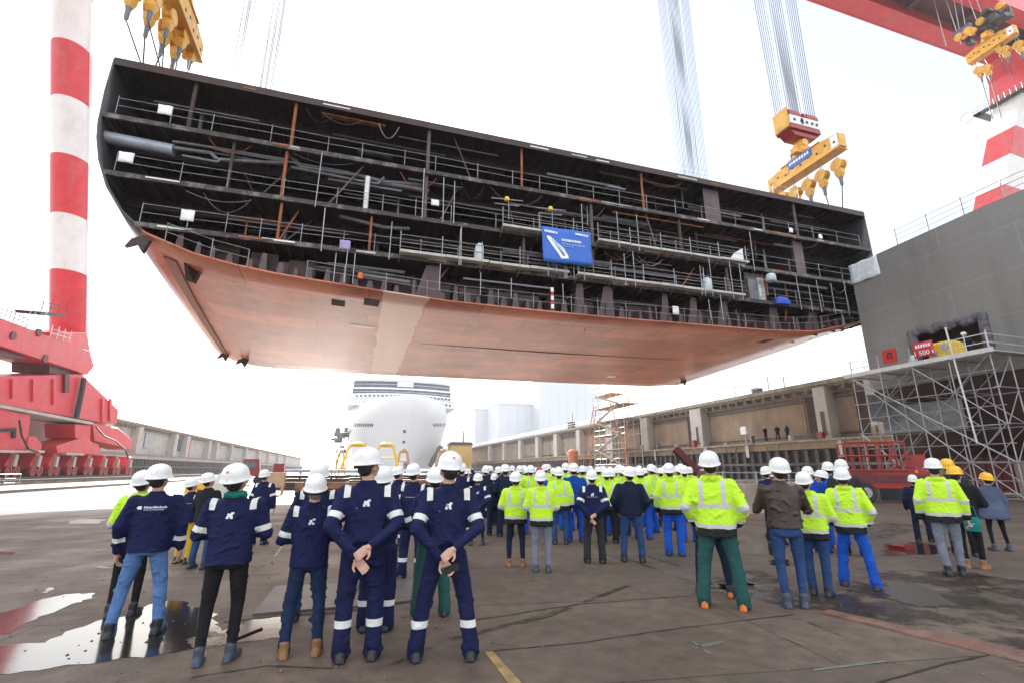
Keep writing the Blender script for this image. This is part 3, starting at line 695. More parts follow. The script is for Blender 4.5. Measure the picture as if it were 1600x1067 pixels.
zz = N.new('ShaderNodeMath'); zz.operation = 'GREATER_THAN'; zz.inputs[1].default_value = 14.25; L.new(sx.outputs['Z'], zz.inputs[0])
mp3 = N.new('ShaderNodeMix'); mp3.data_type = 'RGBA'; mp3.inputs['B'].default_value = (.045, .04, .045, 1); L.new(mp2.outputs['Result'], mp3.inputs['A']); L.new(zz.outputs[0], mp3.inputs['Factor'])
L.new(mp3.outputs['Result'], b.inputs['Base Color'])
M_bottom = m
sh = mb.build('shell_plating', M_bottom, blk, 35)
sol = sh.modifiers.new('plate', 'SOLIDIFY'); sol.thickness = .12; sol.offset = 1
# flip so that the plate grows inward: shell normals are checked by eye
mb = MB(); mb.poly([(PL, D0, ZT), (PR, D0, ZT), (43.9, D1, ZT), (-15.6, D1, ZT)])
mb.box((PL+.05, D0-.02, ZT-.42), (PR-.05, D0+.14, ZT+.06))
mb.build('top_deck', M_hulldark, blk)
def zspan(z):   # clear width of the front section at height z
    L_ = [p for p in front if p[0] < 10]; R_ = [p for p in front if p[0] > 30]
    def at(S):
        for a, c in zip(S[:-1], S[1:]):
            if min(a[1], c[1]) <= z <= max(a[1], c[1]) and a[1] != c[1]:
                return lerp(a[0], c[0], (z-a[1])/(c[1]-a[1]))
        return S[0][0]
    return at(L_)+.15, at(R_)-.15
DECKS = [21.1, 17.55, 14.72]
mb = MB(); mb.grid([[(x, D0+11, z-.02) for x, z in front]]); mb.f.append(tuple(range(len(front)))); mb.m.append(0)
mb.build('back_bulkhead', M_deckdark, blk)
rnd = random.Random(11)
for di, z in enumerate(DECKS+[ZT-.02]):
    x0, x1 = zspan(z-.05)
    if di < 3:
        mb = MB(); mb.box((x0, D0+.16, z-.03), (x1, D0+11, z))
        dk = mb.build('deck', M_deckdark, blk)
        mb = MB(); mb.box((x0, D0, z-.28), (x1, D0+.15, z+.012)); mb.build('edge_girder', M_beamedge, dk)
    else: dk = None
    mb = MB(); x = x0+.5
    while x < x1-.2:
        mb.box((x, D0+.17, z-.30), (x+.03, D0+10.9, z-.032)); mb.box((x-.05, D0+.17, z-.32), (x+.08, D0+10.9, z-.302)); x += .78
    mb.build('deck_beams', M_deckdark, blk)
    mb = MB()
    for dd in (2.6, 5.4, 8.2): mb.box((x0+.2, D0+dd, z-.75), (x1-.2, D0+dd+.05, z-.035)); mb.box((x0+.2, D0+dd-.12, z-.79), (x1-.2, D0+dd+.17, z-.752))
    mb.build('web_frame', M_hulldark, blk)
# floors and brackets of the double bottom
mb = MB()
def zbot(x):
    S = front[7:19]
    for a, c in zip(S[:-1], S[1:]):
        if a[0] <= x <= c[0]: return lerp(a[1], c[1], (x-a[0])/(c[0]-a[0]))
    return 13.5
plates = 0
for k in range(60):
    x = -10.5+k*.86+rnd.uniform(-.15, .15)
    if x > 40.5: break
    z0 = zbot(x)+.12; h = rnd.choice((.55, .75, .9, 1.1)); w = rnd.uniform(.25, .55)
    mb.prism([(x, D0+.3, z0), (x+w, D0+.3, z0), (x+w*.8, D0+.3, z0+h), (x+w*.25, D0+.3, z0+h)], (0, .03, 0))
    mb.box((x+w*.4, D0+.34, z0), (x+w*.45, D0+3, z0+h*1.1))
mb.build('bottom_brackets', M_plum, blk)
for dd in (1.2, 3.6, 6.): 
    x = -9; mb = MB()
    while x < 40: mb.box((x, D0+dd, zbot(x)+.1), (x+1.5, D0+dd+.04, zbot(x)+1.5)); x += 2.1
    mb.build('bottom_floor', M_hulldark, blk)
for px, y0, y1, wd in ((668, 412, 470, 1.7), (905, 430, 492, .9), (948, 440, 492, 1.3), (1085, 455, 508, .9), (1040, 455, 500, .8), (1132, 465, 512, 1.2), (1210, 470, 514, 1.3), (1270, 470, 512, 1.4)):
    a = ond(px, y1, D0+.4); z0 = zbot(a.x)+.1; zt = ond(px, y0, D0+.4).z
    mb = MB(); mb.prism([(a.x-wd/2, D0+.4, z0), (a.x+wd/2, D0+.4, z0), (a.x+wd*.42, D0+.4, min(zt, 14.4)), (a.x-wd*.1, D0+.4, min(zt, 14.4))], (0, .04, 0))
    mb.box((a.x+wd*.2, D0+.45, z0), (a.x+wd*.24, D0+3., min(zt, 14.4)))
    mb.build('bulkhead_plate', M_plum, blk)
for px, yt, yb, wd, za, zb in ((1115, 305, 345, 1.5, 21.15, 24.3), (1176, 362, 420, 1.9, 14.8, 17.2), (1245, 340, 380, 1.0, 17.6, 20.8)):
    a = ond(px, yb, D0+.5); mb = MB(); mb.box((a.x-wd/2, D0+.5, za), (a.x+wd/2, D0+.54, zb)); mb.box((a.x+wd/2, D0+.5, za), (a.x+wd/2+.05, D0+5, zb)); mb.build('bulkhead_plate', M_plum, blk)
# pillars
for px, py, za, zb, mm, r in ((459, 195, 21.12, 24.4, M_orange, .1), (446, 260, 17.57, 20.8, M_orange, .1), (437, 345, 14.74, 17.25, M_orange, .09), (668, 260, 21.12, 24.4, M_plum, .13), (664, 330, 17.57, 20.8, M_plum, .12), (815, 262, 21.12, 24.4, M_orange, .09), (1003, 295, 21.12, 24.4, M_orange, .09), (573, 300, 17.57, 20.0, M_galvlight, .16), (578, 375, 14.74, 17.2, M_orange, .08), (924, 350, 17.57, 20.8, M_plum, .14), (818, 350, 14.74, 17.25, M_plum, .12), (365, 235, 17.57, 20.8, M_hulldark, .1), (1240, 330, 21.12, 24.4, M_plum, .12), (1060, 345, 17.57, 20.8, M_hulldark, .13), (300, 170, 21.12, 24.4, M_hulldark, .13), (1130, 385, 14.74, 17.2, M_plum, .12)):
    a = ond(px, py, D0+.35); mb = MB(); mb.tube((a.x, D0+.35, za), (a.x, D0+.35, zb), r, 8); mb.box((a.x-r*1.8, D0+.2, za), (a.x+r*1.8, D0+.5, za+.03)); mb.build('pillar', mm, blk, 40)
# guard rails: one railing per deck, each post a piece of its own
def railing(z, x0, x1, d, step, mm=M_brail, r=.019, h=1.12, parent=blk, zf=None, hs=(.58, 1.08)):
    mb = MB(); xs = []; x = x0
    while x <= x1: xs.append(x); x += step*rnd.uniform(.75, 1.25)
    zf = zf or (lambda q: z)
    for hh in hs:
        pts = [(x, d, zf(x)+hh+rnd.uniform(-.03, .03)) for x in xs]
        mb.path(pts, r, 5)
    rl = mb.build('railing', mm, parent)
    for x in xs:
        p = MB(); p.tube((x, d, zf(x)), (x, d, zf(x)+h+rnd.uniform(-.05, .12)), r*1.35, 5); p.build('post', mm, rl)
    return rl
for z in DECKS:
    x0, x1 = zspan(z+.3); railing(z, x0+.6, x1-.4, D0-.02, 2.7 if z > 15 else 2.35)
railing(13, -10.9, -5.2, D0-.05, 1.9, zf=lambda x: zbot(x)+.05); railing(13, -3.6, 40.5, D0-.05, 2.6, zf=lambda x: zbot(x)+.1)
railing(ZT+.06, PL+.5, PR-.4, D0+.25, 3.2, M_galvlight, .013, 1.1)
# temporary scaffold walkway boards along the lower deck edges
for za, xa, xb in ((17.50, 8.2, 14.5), (17.50, 15.3, 28.6), (14.70, 1.6, 13.0), (14.70, 13.6, 27.8)):
    mb = MB(); n_ = int((xb-xa)/3.2)+1
    for k in range(n_):
        u = xa+(xb-xa)*k/n_; v = xa+(xb-xa)*(k+1)/n_; dz = rnd.uniform(-.03, .03)
        mb.box((u+.02, D0-.55, za+dz), (v-.02, D0-.05, za+.04+dz)); mb.box((u+.02, D0-.58, za-.02+dz), (v-.02, D0-.551, za+.15+dz))
    mb.build('walkway_boards', M_plank, blk)
    xs = xa
    while xs < xb: 
        mb = MB(); mb.tube((xs, D0-.60, za-.1), (xs, D0-.60, za+1.35), .03, 6); mb.tube((xs, D0-.60, za-.1), (xs, D0+.1, za-.5), .02, 5); mb.build('walkway_bracket', M_galv, blk); xs += 2.6
    mb = MB()
    for hh in (.6, 1.1): mb.tube((xa, D0-.62, za+hh), (xb, D0-.62, za+hh), .024, 5)
    mb.build('walkway_rail', M_brail, blk)
# pipes, trunks and clutter between the decks
def pts(pxs, d): return [ond(x, y, d) for x, y in pxs]
mb = MB(); mb.tube(ond(160, 214, D0+.9), ond(272, 236, D0+.9), .36, 14); mb.build('air_duct', M_duct, blk, 40)
for pl, r, d in (([(270, 222), (300, 226), (445, 250)], .10, D0+.8), ([(272, 232), (330, 240), (340, 250), (446, 256)], .13, D0+.7), ([(450, 240), (470, 262), (560, 275), (600, 285), (668, 290)], .16, D0+1.), ([(455, 262), (560, 283), (590, 288), (600, 278)], .10, D0+.8), ([(285, 244), (340, 254), (344, 250)], .09, D0+.6), ([(590, 285), (670, 300)], .2, D0+1.1), ([(530, 338), (600, 356), (640, 358)], .14, D0+.9), ([(560, 430), (640, 442)], .16, D0+.6), ([(940, 340), (1010, 352)], .22, D0+1.4)):
    mb = MB(); mb.path(pts(pl, d), r, 10); mb.build('pipe', M_pipe, blk, 40)
for di, z in enumerate(DECKS+[ZT]):
    x0, x1 = zspan(z-1.)
    for k in range(24):
        mb = MB()
        xa = rnd.uniform(x0+1, x1-4); ln = rnd.uniform(1.5, 9); dd = D0+rnd.uniform(.3, 3.5); zz = z-rnd.uniform(.45, 1.5 if di else 1.2)
        if rnd.random() < .6: mb.tube((xa, dd, zz), (min(xa+ln, x1-1), dd, zz), rnd.choice((.04, .05, .07, .1)), 6)
        elif rnd.random() < .5: mb.box((xa, dd, zz), (min(xa+ln*.5, x1-1), dd+.35, zz+.08))
        else: mb.tube((xa, dd, zz+.4), (xa, dd, zz-1.4), rnd.choice((.05, .08, .12)), 6)
        mb.build('service_run', (M_pipe, M_pipe, M_hulldark, M_orange, M_galv)[k % 5] if k % 7 else M_duct, blk)
for di, (z, zt) in enumerate(zip([12.4]+DECKS[::-1], DECKS[::-1]+[24.3])):
    if zt > 24: continue
    x0, x1 = zspan(z+1.2)
    for k in range(24):
        mb = MB()
        xa = rnd.uniform(x0+1.5, x1-3); dd = D0+rnd.uniform(1.2, 6); w = rnd.uniform(.5, 2.2)
        zb_ = z if z > 13 else zbot(xa)+.1
        mb.box((xa, dd, zb_), (xa+w, dd+rnd.uniform(.4, 1.2), zb_+rnd.uniform(.4, 1.5)))
        mb.build('equipment_box', (M_pipe, M_hulldark, M_plum, M_hulldark)[k % 4], blk)
# upright scaffold tubes, diagonal struts, hanging leads and pale weld beads along the deck edges
for k in range(40):
    x = rnd.uniform(-4, 41); lv = rnd.choice((0, 1, 1, 2)); zl_, zh_ = ((12.4, 14.7), (14.75, 17.5), (17.6, 21.0))[lv]
    mb = MB(); zb0 = max(zl_, zbot(x)+.1) if lv == 0 else zl_; mb.tube((x, D0-.58 if 2 < x < 28 else D0-.08, zb0-(.5 if lv else 0)), (x+rnd.uniform(-.06, .06), D0-.58 if 2 < x < 28 else D0-.08, zh_-rnd.uniform(0, 1.0)), .03, 5); mb.build('scaffold_tube', M_galv, blk)
for k in range(26):
    x = rnd.uniform(-9, 40); lv = rnd.randrange(4); zl_, zh_ = ((13.4, 14.6), (14.8, 17.3), (17.6, 20.9), (21.2, 24.4))[lv]; dx = rnd.uniform(-2.2, 2.2); dd = D0+rnd.uniform(.4, 2.2)
    mb = MB(); mb.beam((x, dd, zl_), (x+dx, dd, zh_), .07, .1); mb.build('strut', (M_hulldark, M_plum, M_orange)[k % 3], blk)
for k in range(22):
    x = rnd.uniform(-11, 39); lv = rnd.randrange(1, 4); zh_ = (14.4, 17.2, 20.8, 24.2)[lv]; w_ = rnd.uniform(1, 4); sag = rnd.uniform(.3, 1.1); n_ = 8
    mb = MB(); mb.path([(x+w_*j/n_, D0+.22, zh_-.1-sag*4*(j/n_)*(1-j/n_)) for j in range(n_+1)], .022, 4); mb.build('hanging_lead', (M_black, M_pipe, M_orange, M_galv)[k % 4], blk)
for k in range(40):
    z = rnd.choice(DECKS+[ZT-.1]); x0, x1 = zspan(z-.05); x = rnd.uniform(x0, x1-2); mb = MB(); w_ = rnd.uniform(.4, 2.2)
    mb.box((x, D0-.035, z-.2+rnd.uniform(0, .1)), (x+w_, D0-.022, z-.2+rnd.uniform(.11, .17))); mb.build('weld_bead', (M_galvlight, M_plank, M_orange)[k % 3], blk)
# underside fittings: lugs, openings, guide strip
def lug(x, y, z, s, name='lifting_lug'):
    mb = MB(); mb.prism([(x, y, z), (x-.5*s, y, z-.25*s), (x-.75*s, y, z-.75*s), (x-.25*s, y, z-.5*s), (x+.1*s, y, z-1.0*s), (x+.35*s, y, z-.2*s)], (0, .3, 0)); mb.build(name, M_hulldark, blk)
q = ond(224, 368, D0+.1); lug(q.x, q.y, q.z, 1.0)

M_dark = mat('dark recess', (.02, .012, .01), .8, 0, .3, 3)
q = ond(312, 428, D0+3); mb = MB(); mb.prism([(q.x-.55, D0+1.6, q.z+.5), (q.x+.5, D0+1.6, q.z+.35), (q.x+.75, D0+2.6, q.z-.1), (q.x+.1, D0+2.4, q.z-.2), (q.x+.0, D0+2.2, q.z-.85), (q.x-.4, D0+2.2, q.z-.8)], (0, .5, .05)); mb.build('keel_bracket', M_hulldark, blk)
def bottom_hit(px, py):
    bpy.context.view_layer.update(); bv = BVHTree.FromPolygons([v.co for v in sh.data.vertices], [p.vertices for p in sh.data.polygons])
    h = bv.ray_cast(Vector((0, 0, EYE)), ray(px, py)); return h[0], h[1]
for px, py, hw, hh, mm, nm in ((528, 474, .42, .5, M_dark, 'hull_opening'), (580, 473, .48, .6, M_dark, 'hull_opening'), (735, 478, .35, .2, M_orange, 'weld_patch'), (955, 588, .5, .35, M_print, 'weld_patch'), (565, 510, .9, .25, M_print, 'weld_patch'), (1195, 533, .4, .5, M_dark, 'hull_opening')):
    h, nn = bottom_hit(px, py)
    if h is None: continue
    if nn.z > 0: nn = -nn
    t1 = Vector((1, 0, 0)); t1 = (t1-nn*t1.dot(nn)).normalized(); t2 = nn.cross(t1)
    mb = MB(); mb.prism([h+t1*(a*hw)+t2*(c*hh)-nn*.1 for a, c in ((-1, -1), (1, -1), (1.1, 1), (-.9, 1))], nn*.125); mb.build(nm, mm, blk)
for px, py, s in ((352, 552, .9), (382, 560, 1.), (1281, 529, .9), (1070, 594, .7)):
    q = bottom_hit(px, py)[0]
    if q is not None: lug(q.x, q.y, q.z+.12, s)
mb = MB(); ra = []; rb = []
for k in range(14):
    t = k/13; e = t**.8; i_ = 8
    a = [lerp(front[7][j], back[7][j], e) for j in (0, 1)]; c = [lerp(front[8][j], back[8][j], e) for j in (0, 1)]
    A = Vector((lerp(a[0], c[0], .25), lerp(D0, D1, t), lerp(a[1], c[1], .25)-.03)); B = Vector((lerp(a[0], c[0], .55), lerp(D0, D1, t), lerp(a[1], c[1], .55)-.03))
    ra.append([A, B, B-Vector((0, 0, .06)), A-Vector((0, 0, .06))])
mb.grid(ra[1:-1], True, True, True); mb.build('bilge_strip', mat('bilge strip primer', (.21, .07, .05), .5, 0, .2, .8), blk)

# loose things inside the block
def at_block(px, py, d=D0+.1): return ond(px, py, d)
def sheet(px, py, w, h, lab, cat='sheet', m=M_tarp, d=D0-.06, name='white_sheet'):
    q = at_block(px, py, d); mb = MB(); rows = []
    for j in range(5): rows.append([(q.x+w*(i/4-.5), d+.025*sin(i*2.1+j*1.3)+.0, q.z+h*(j/4-.5)) for i in range(5)])
    mb.grid(rows); o = mb.build(name, m, None, 180); s = o.modifiers.new('cloth', 'SOLIDIFY'); s.thickness = .012; return tag(o, lab, cat)
sheet(258, 172, .72, .62, 'square white sheet on the topmost railing near the upper left corner of the block')
sheet(197, 246, .72, .62, 'square white sheet tied to the second railing at the far left of the hull block')
sheet(293, 337, .66, .66, 'square white sheet tied to a low railing above the red hull corner')
sheet(680, 317, .52, .42, 'small white sheet on the railing right of the plum pillar')
sheet(1056, 485, .52, .62, 'small white sheet on the lowest railing right of the middle')
sheet(1236, 360, .4, .42, 'left of two tiny white sheets near the right end of the hull block'); sheet(1282, 370, .4, .42, 'right of two tiny white sheets near the right end of the hull block')
sheet(539, 383, .62, .6, 'lilac square sheet on a low railing of the hull block', m=mat('lilac sheet', (.36, .28, .52), .7, 0, .15, 6), name='lilac_sheet')
q = at_block(1150, 402, D0-.1); mb = MB(); mb.prism([(q.x-.8, q.y, q.z-.45), (q.x+.75, q.y, q.z-.75), (q.x+.75, q.y, q.z+.85), (q.x-.1, q.y, q.z+.35)], (0, .04, 0)); tag(mb.build('white_board', M_tarp), 'leaning white board with slanted top beside the plum bulkhead', 'board')
def sack(px, py, w, h, lab):
    q = at_block(px, py, D0-.35); mb = MB(); mb.rings([(0, w*.42, w*.35, 0, 0), (h*.1, w*.52, w*.45, 0, 0), (h*.55, w*.5, w*.42, .02, 0), (h*.88, w*.42, w*.36, .05, 0), (h, w*.2, w*.2, .05, 0)], 14)
    o = mb.build('sack', M_sack, None, 60); o.location = (q.x, q.y, q.z-h/2); return tag(o, lab, 'sack')
sack(748, 395, .62, 1.25, 'tall pale sack standing on the walkway left of the blue banner'); sack(1104, 446, .8, 1.2, 'slumped pale sack standing on the lower walkway at its right end'); sack(1204, 434, .8, .7, 'small white bundle near the grey cabinets at right')
q = at_block(1184, 452, D0+.3); cb = thing('cabinet', 'grey steel cabinets wrapped in film on the lower deck at right', 'cabinet', (q.x, q.y, q.z-.9))
mb = MB(); mb.box((-.9, 0, 0), (.0, .7, 1.7)); mb.build('cabinet_body', M_pipe, cb); mb = MB(); mb.box((.03, 0, 0), (.7, .7, 1.9)); mb.build('cabinet_body', M_galv, cb); mb = MB(); mb.box((.1, -.02, .3), (.3, .0, 1.3)); mb.build('door', M_galvlight, cb)
q = at_block(1222, 471, D0-.1); mb = MB(); mb.rings([(0, .7, .3, 0, 0), (.3, .75, .35, .05, 0), (.55, .5, .3, -.1, 0), (.65, .2, .1, -.1, 0)], 12); o = mb.build('blue_bag', M_blue, None, 60); o.location = (q.x, q.y, q.z-.3); tag(o, 'blue bag lying by the lower railing near the right end of the block', 'bag')
def work_lamp(px, py, lab):
    q = at_block(px, py, D0-.2); t = thing('work_lamp', lab, 'lamp', q); mb = MB(); mb.lathe((0, 0, 0), [(.05, -.16), (.17, -.12), (.19, 0), (.14, .15), (.04, .18)], 12); mb.build('lamp_housing', M_lampyellow, t, 50)
    mb = MB(); mb.tube((-1.1, .05, -.05), (1.2, .05, .1), .035, 6); mb.tube((-.8, .3, -.28), (1., .3, -.18), .05, 6); mb.tube((.15, .05, .1), (.15, .05, -1.5), .025, 6); mb.build('lamp_bracket', M_galv, t)
work_lamp(792, 312, 'dull yellow work lamp on a bracket, left of the bright one'); work_lamp(860, 327, 'bright yellow work lamp on a bracket above the blue banner')
q = at_block(563, 431, D0-.1); mb = MB(); mb.rings([(0, .15, .15, 0, 0), (.3, .17, .17, 0, 0), (.4, .08, .08, 0, 0)], 12); o = mb.build('orange_bucket', mat('orange plastic', (.65, .13, .04), .5), None, 40); o.location = (q.x, q.y, q.z-.2); tag(o, 'small orange bucket at the lowest railing above the pale hull patch', 'bucket')
q = at_block(863, 466, D0-.05); t = thing('barrier_post', 'red and white striped post at the lowest railing under the banner', 'post', (q.x, q.y, q.z-.75))
for k in range(5): mb = MB(); mb.box((-.1, -.03, k*.3), (.1, .03, k*.3+.3)); mb.build('stripe', (M_print, M_signred)[k % 2], t)
# the blue banner
c4 = [ond(x, y, D0-.95) for x, y in ((846, 354), (922, 364), (926, 416), (849, 409))]
bn = thing('banner', 'bright blue banner with white ship picture hung on the deck edge of the block', 'banner', c4[3])
def bpt(u, v, off): # u right, v down
    t_ = c4[0].lerp(c4[1], u); b_ = c4[3].lerp(c4[2], u); return t_.lerp(b_, v)+Vector((0, -off, 0))-c4[3]
mb = MB(); rows = [[bpt(i/12, j/8, .02*sin(i*1.1+j)) for i in range(13)] for j in range(9)]; mb.grid(rows); o = mb.build('banner_cloth', M_banner, bn, 180); s = o.modifiers.new('c', 'SOLIDIFY'); s.thickness = .03; s.offset = -1
def bq(quads, m, name):
    mb = MB()
    for Q in quads: mb.prism([bpt(u, v, .06) for u, v in Q], (0, .02, 0))
    mb.build(name, m, bn)
bq([[(.09, .26), (.155, .27), (.28, .42), (.42, .58), (.5, .78), (.505, .86), (.36, .88), (.30, .74), (.2, .54), (.10, .34)]], M_print, 'ship_picture')
bq([[(.17, .34), (.2, .34), (.44, .78), (.40, .80)], [(.24, .40), (.26, .40), (.46, .72), (.44, .74)]], M_printblue, 'ship_picture_decks')
def strokes(u0, u1, v0, v1, n, sk):
    out = []; r_ = random.Random(int(u0*100)); u = u0; w = (u1-u0)/n
    for k in range(n):
        ww_ = w*r_.uniform(.5, .85); out.append([(u, v0+sk*(u-u0)), (u+ww_, v0+sk*(u+ww_-u0)), (u+ww_, v1+sk*(u+ww_-u0)), (u, v1+sk*(u-u0))]); u += w
    return out
bq(strokes(.05, .32, .09, .15, 8, .12), M_print, 'printed_line'); bq(strokes(.68, .95, .08, .135, 9, .1), M_print, 'printed_line')
bq(strokes(.39, .80, .30, .365, 14, .04), M_print, 'printed_line'); bq(strokes(.39, .86, .42, .46, 22, .04), M_printblue, 'printed_line'); bq(strokes(.39, .62, .49, .52, 12, .04), M_printblue, 'printed_line')
mb = MB(); 
for u in (.0, .33, .66, 1.): mb.tube(bpt(u, 0, 0)+Vector((0, .05, -.05)), bpt(u, 0, 0)+Vector((0, .3, .35)), .015, 5)
mb.build('tie', M_rope, bn)
# ================================================================== CRANES AND LIFTING GEAR
PCR = -39.0
cr = thing('gantry_crane', 'red and white striped leg and red wheeled base of a giant gantry crane at left', 'crane', (PCR-3, 82, 0)); cr.location = (0, 0, 0)
def striped_tube(name, p0, p1, r0, r1, cuts, parent, n=28, first=0):
    """tube with paint bands cut at heights z"""
    p0 = Vector(p0); p1 = Vector(p1); zs = [p0.z]+[z for z in cuts if p0.z < z < p1.z]+[p1.z]
    mb = MB(); col = first
    for a, c in zip(zs[:-1], zs[1:]):
        ta = (a-p0.z)/(p1.z-p0.z); tc_ = (c-p0.z)/(p1.z-p0.z); rows = []
        for t in (ta, tc_):
            cc = p0.lerp(p1, t); r = lerp(r0, r1, t); rows.append([cc+Vector((r*cos(2*pi*k/n), r*sin(2*pi*k/n), 0)) for k in range(n)])
        mb.mi = col % 2; mb.grid(rows, True); col += 1
    return mb.build(name, [M_red, M_white], parent, 40)
zc = [onp(110, y, PCR-2.6).z for y in (419, 331, 238, 151, 64)]
lb = onp(107, 545, PCR-2.6); lt = onp(112.5, -40, PCR-2.6)
# a leaning leg: solve its foot and head on the crane plane
d_b = onp(107, 560, PCR-2.6); d_t = onp(112.5, 0, PCR-2.6); dirv = (d_t-d_b)
leg0 = d_b; leg1 = d_b+dirv*1.45
cuts = [onp(110, y, PCR-2.6).z for y in (430, 344, 253, 164, 77, -10)]
striped_tube('leg', leg0, leg1, 2.15, 2.15, cuts, cr)
def plate(name, pix, thick, m=M_red, p=PCR, parent=cr, bev=.04):
    mb = MB(); mb.prism([onp(x, y, p) for x, y in pix], (-thick, 0, 0)); o = mb.build(name, m, parent); return bevel(o, bev, 1) if bev else o
plate('tie_beam', [(-90, 462), (0, 497), (118, 541), (140, 548), (147, 572), (136, 585), (0, 540), (-90, 512)], 5.2, p=PCR+.2)
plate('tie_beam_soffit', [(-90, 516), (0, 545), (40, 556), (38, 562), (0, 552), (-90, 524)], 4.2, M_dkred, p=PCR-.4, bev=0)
plate('leg_socket', [(82, 545), (80, 520), (135, 520), (142, 552)], 5.5, p=PCR+.1)
plate('neck', [(77, 566), (132, 580), (130, 588), (77, 584)], 4.0, M_dkred, p=PCR-.5)
plate('main_balance_beam', [(-80, 590), (0, 588), (128, 584), (185, 640), (183, 662), (145, 657), (0, 631), (-80, 617)], 4.2)
plate('beam_flange', [(-80, 617), (0, 631), (146, 659), (146, 663), (0, 636), (-80, 622)], 4.8, M_concrete_pale, p=PCR+.3, bev=0)
plate('balance_bracket', [(102, 584), (109, 585), (109, 613), (102, 613)], .6, M_dkred, p=PCR+.35, bev=0)
mb = MB(); mb.path([onp(x, y, PCR+.45) for x, y in ((131, 590), (128, 610), (119, 652))], .35, 6); mb.build('cable_trunk', M_steel, cr)
plate('rocker_beam', [(145, 661), (184, 668), (206, 686), (205, 702), (188, 697), (148, 688)], 3.6, p=PCR-.1)
plate('rocker_post', [(117, 662), (142, 664), (141, 690), (118, 684)], 3.6, p=PCR-.1)
plate('rocker_beam', [(-60, 622), (0, 637), (48, 648), (42, 702), (0, 704), (-60, 704)], 3.6, p=PCR-.1)
plate('small_rocker', [(44, 682), (56, 681), (66, 693), (64, 703), (42, 703)], 3.2, p=PCR)
plate('small_rocker', [(88, 696), (130, 683), (154, 694), (158, 710), (90, 707)], 3.2, p=PCR)
plate('ledge', [(-60, 702), (70, 703), (70, 707), (-60, 706)], 3.6, M_concrete_pale, p=PCR+.2, bev=0)
plate('ledge', [(104, 706), (132, 708), (132, 711), (104, 710)], 3.6, M_concrete_pale, p=PCR+.2, bev=0)
plate('rocker_slot', [(-20, 671), (26, 668), (25, 684), (21, 684), (21, 673), (-20, 676)], .3, M_black, p=PCR+.12, bev=0)
def bogie(px, wpx, proto=[None]):
    q = onp(px, 742, PCR-.6); mpp = (q.y*.998)/756/.985
    if proto[0] is None:
        b_ = MB(); b_.prism([(0, -1.0, .9), (0, 1.0, .9), (0, 1.15, 1.5), (0, .55, 2.5), (0, .5, 3.1), (0, -.5, 3.1), (0, -.55, 2.5), (0, -1.15, 1.5)], (-2.2, 0, 0)); o = b_.build('bogie', M_red, cr); bevel(o, .06, 1)
        for dy in (-.72, .72):
            w_ = MB(); w_.lathe((.12, dy, .62), [(.1, -.6), (.62, -.6), (.66, -.45), (.66, .1), (.5, .12), (.4, .04), (.12, .06), (.1, .1)], 20, 'X'); w_.build('wheel', M_machred, o, 40)
        g_ = MB(); g_.box((.02, -.3, 1.2), (.35, .3, 2.6)); g_.build('motor', M_concrete_pale, o); proto[0] = o; o.location = (q.x, q.y, .87)
    else:
        o = copy_tree(proto[0], cr); o.location = (q.x, q.y, .87)
    return o
for px in (-18, 14, 52, 80, 108, 134, 158, 178, 198): bogie(px, 24)
# access ladder and landing on the leg foot
def lattice_rail(pix, p, name, h=1.1, m=M_galv):
    mb = MB(); P_ = [onp(x, y, p) for x, y in pix]
    for hh in (.55, 1.1): mb.path([q+Vector((0, 0, hh)) for q in P_], .05, 5)
    for a, c in zip(P_[:-1], P_[1:]):
        for k in range(4): q = a.lerp(c, k/3); mb.tube(q, q+Vector((0, 0, h)), .05, 5)
    mb.build(name, m, cr)
mb = MB(); mb.prism([onp(x, y, PCR+.6) for x, y in ((62, 487), (100, 491), (102, 496), (64, 492))], (-2.5, 0, 0)); mb.build('landing', M_steel, cr)
lattice_rail([(64, 487), (102, 491)], PCR+.6, 'landing_rail', 1.8, M_steel)
mb = MB(); 
for s_ in (0, .5): mb.tube(onp(40, 512, PCR+.5+s_*0)+Vector((s_, 0, 0)), onp(68, 487, PCR+.5)+Vector((s_, 0, 0)), .06, 5); mb.tube(onp(36, 500, PCR+.5)+Vector((s_, 0, 0)), onp(62, 474, PCR+.5)+Vector((s_, 0, 0)), .04, 5)
mb.build('stair', M_galv, cr)
lattice_rail([(78, 527), (108, 535)], PCR+.5, 'landing_rail', 1.6, M_galvlight)
lattice_rail([(0, 497), (20, 505), (40, 512)], PCR+.1, 'beam_rail', 1.4, M_galv)

mb = MB(); du = (leg1-leg0).normalized()
for s_ in (-.3, .3): mb.tube(leg0+Vector((2.25, s_, 0)), leg1+Vector((2.25, s_, 0)), .05, 5)
for k in range(90): q = leg0.lerp(leg1, k/90); mb.tube(q+Vector((2.25, -.3, 0)), q+Vector((2.25, .3, 0)), .03, 4)
mb.build('leg_ladder', M_white, cr)
for pl_ in ([(150, 666), (162, 680), (180, 688), (196, 702), (200, 715)], [(30, 656), (34, 680), (44, 700), (60, 706)]): mb = MB(); mb.path([onp(x, y, PCR+.5) for x, y in pl_], .12, 6); mb.build('hose', M_steel, cr)
for px_ in (20, 52, 84, 160, 172): mb = MB(); mb.prism([onp(px_, 592 if px_ < 128 else 622, PCR+.22), onp(px_+3, 592 if px_ < 128 else 624, PCR+.22), onp(px_+3, 640-(145-px_)*.14 if px_ < 145 else 658, PCR+.22), onp(px_, 640-(145-px_)*.14 if px_ < 145 else 658, PCR+.22)], (-.2, 0, 0)); mb.build('stiffener', M_red, cr)
for a_ in ((60, 520), (70, 560), (20, 525)): mb = MB(); q = onp(*a_, PCR+.2); mb.lathe(q, [(.1, -.1), (.5, -.1), (.5, .12), (.1, .12)], 14, 'X'); mb.build('hatch', M_dkred, cr, 40)
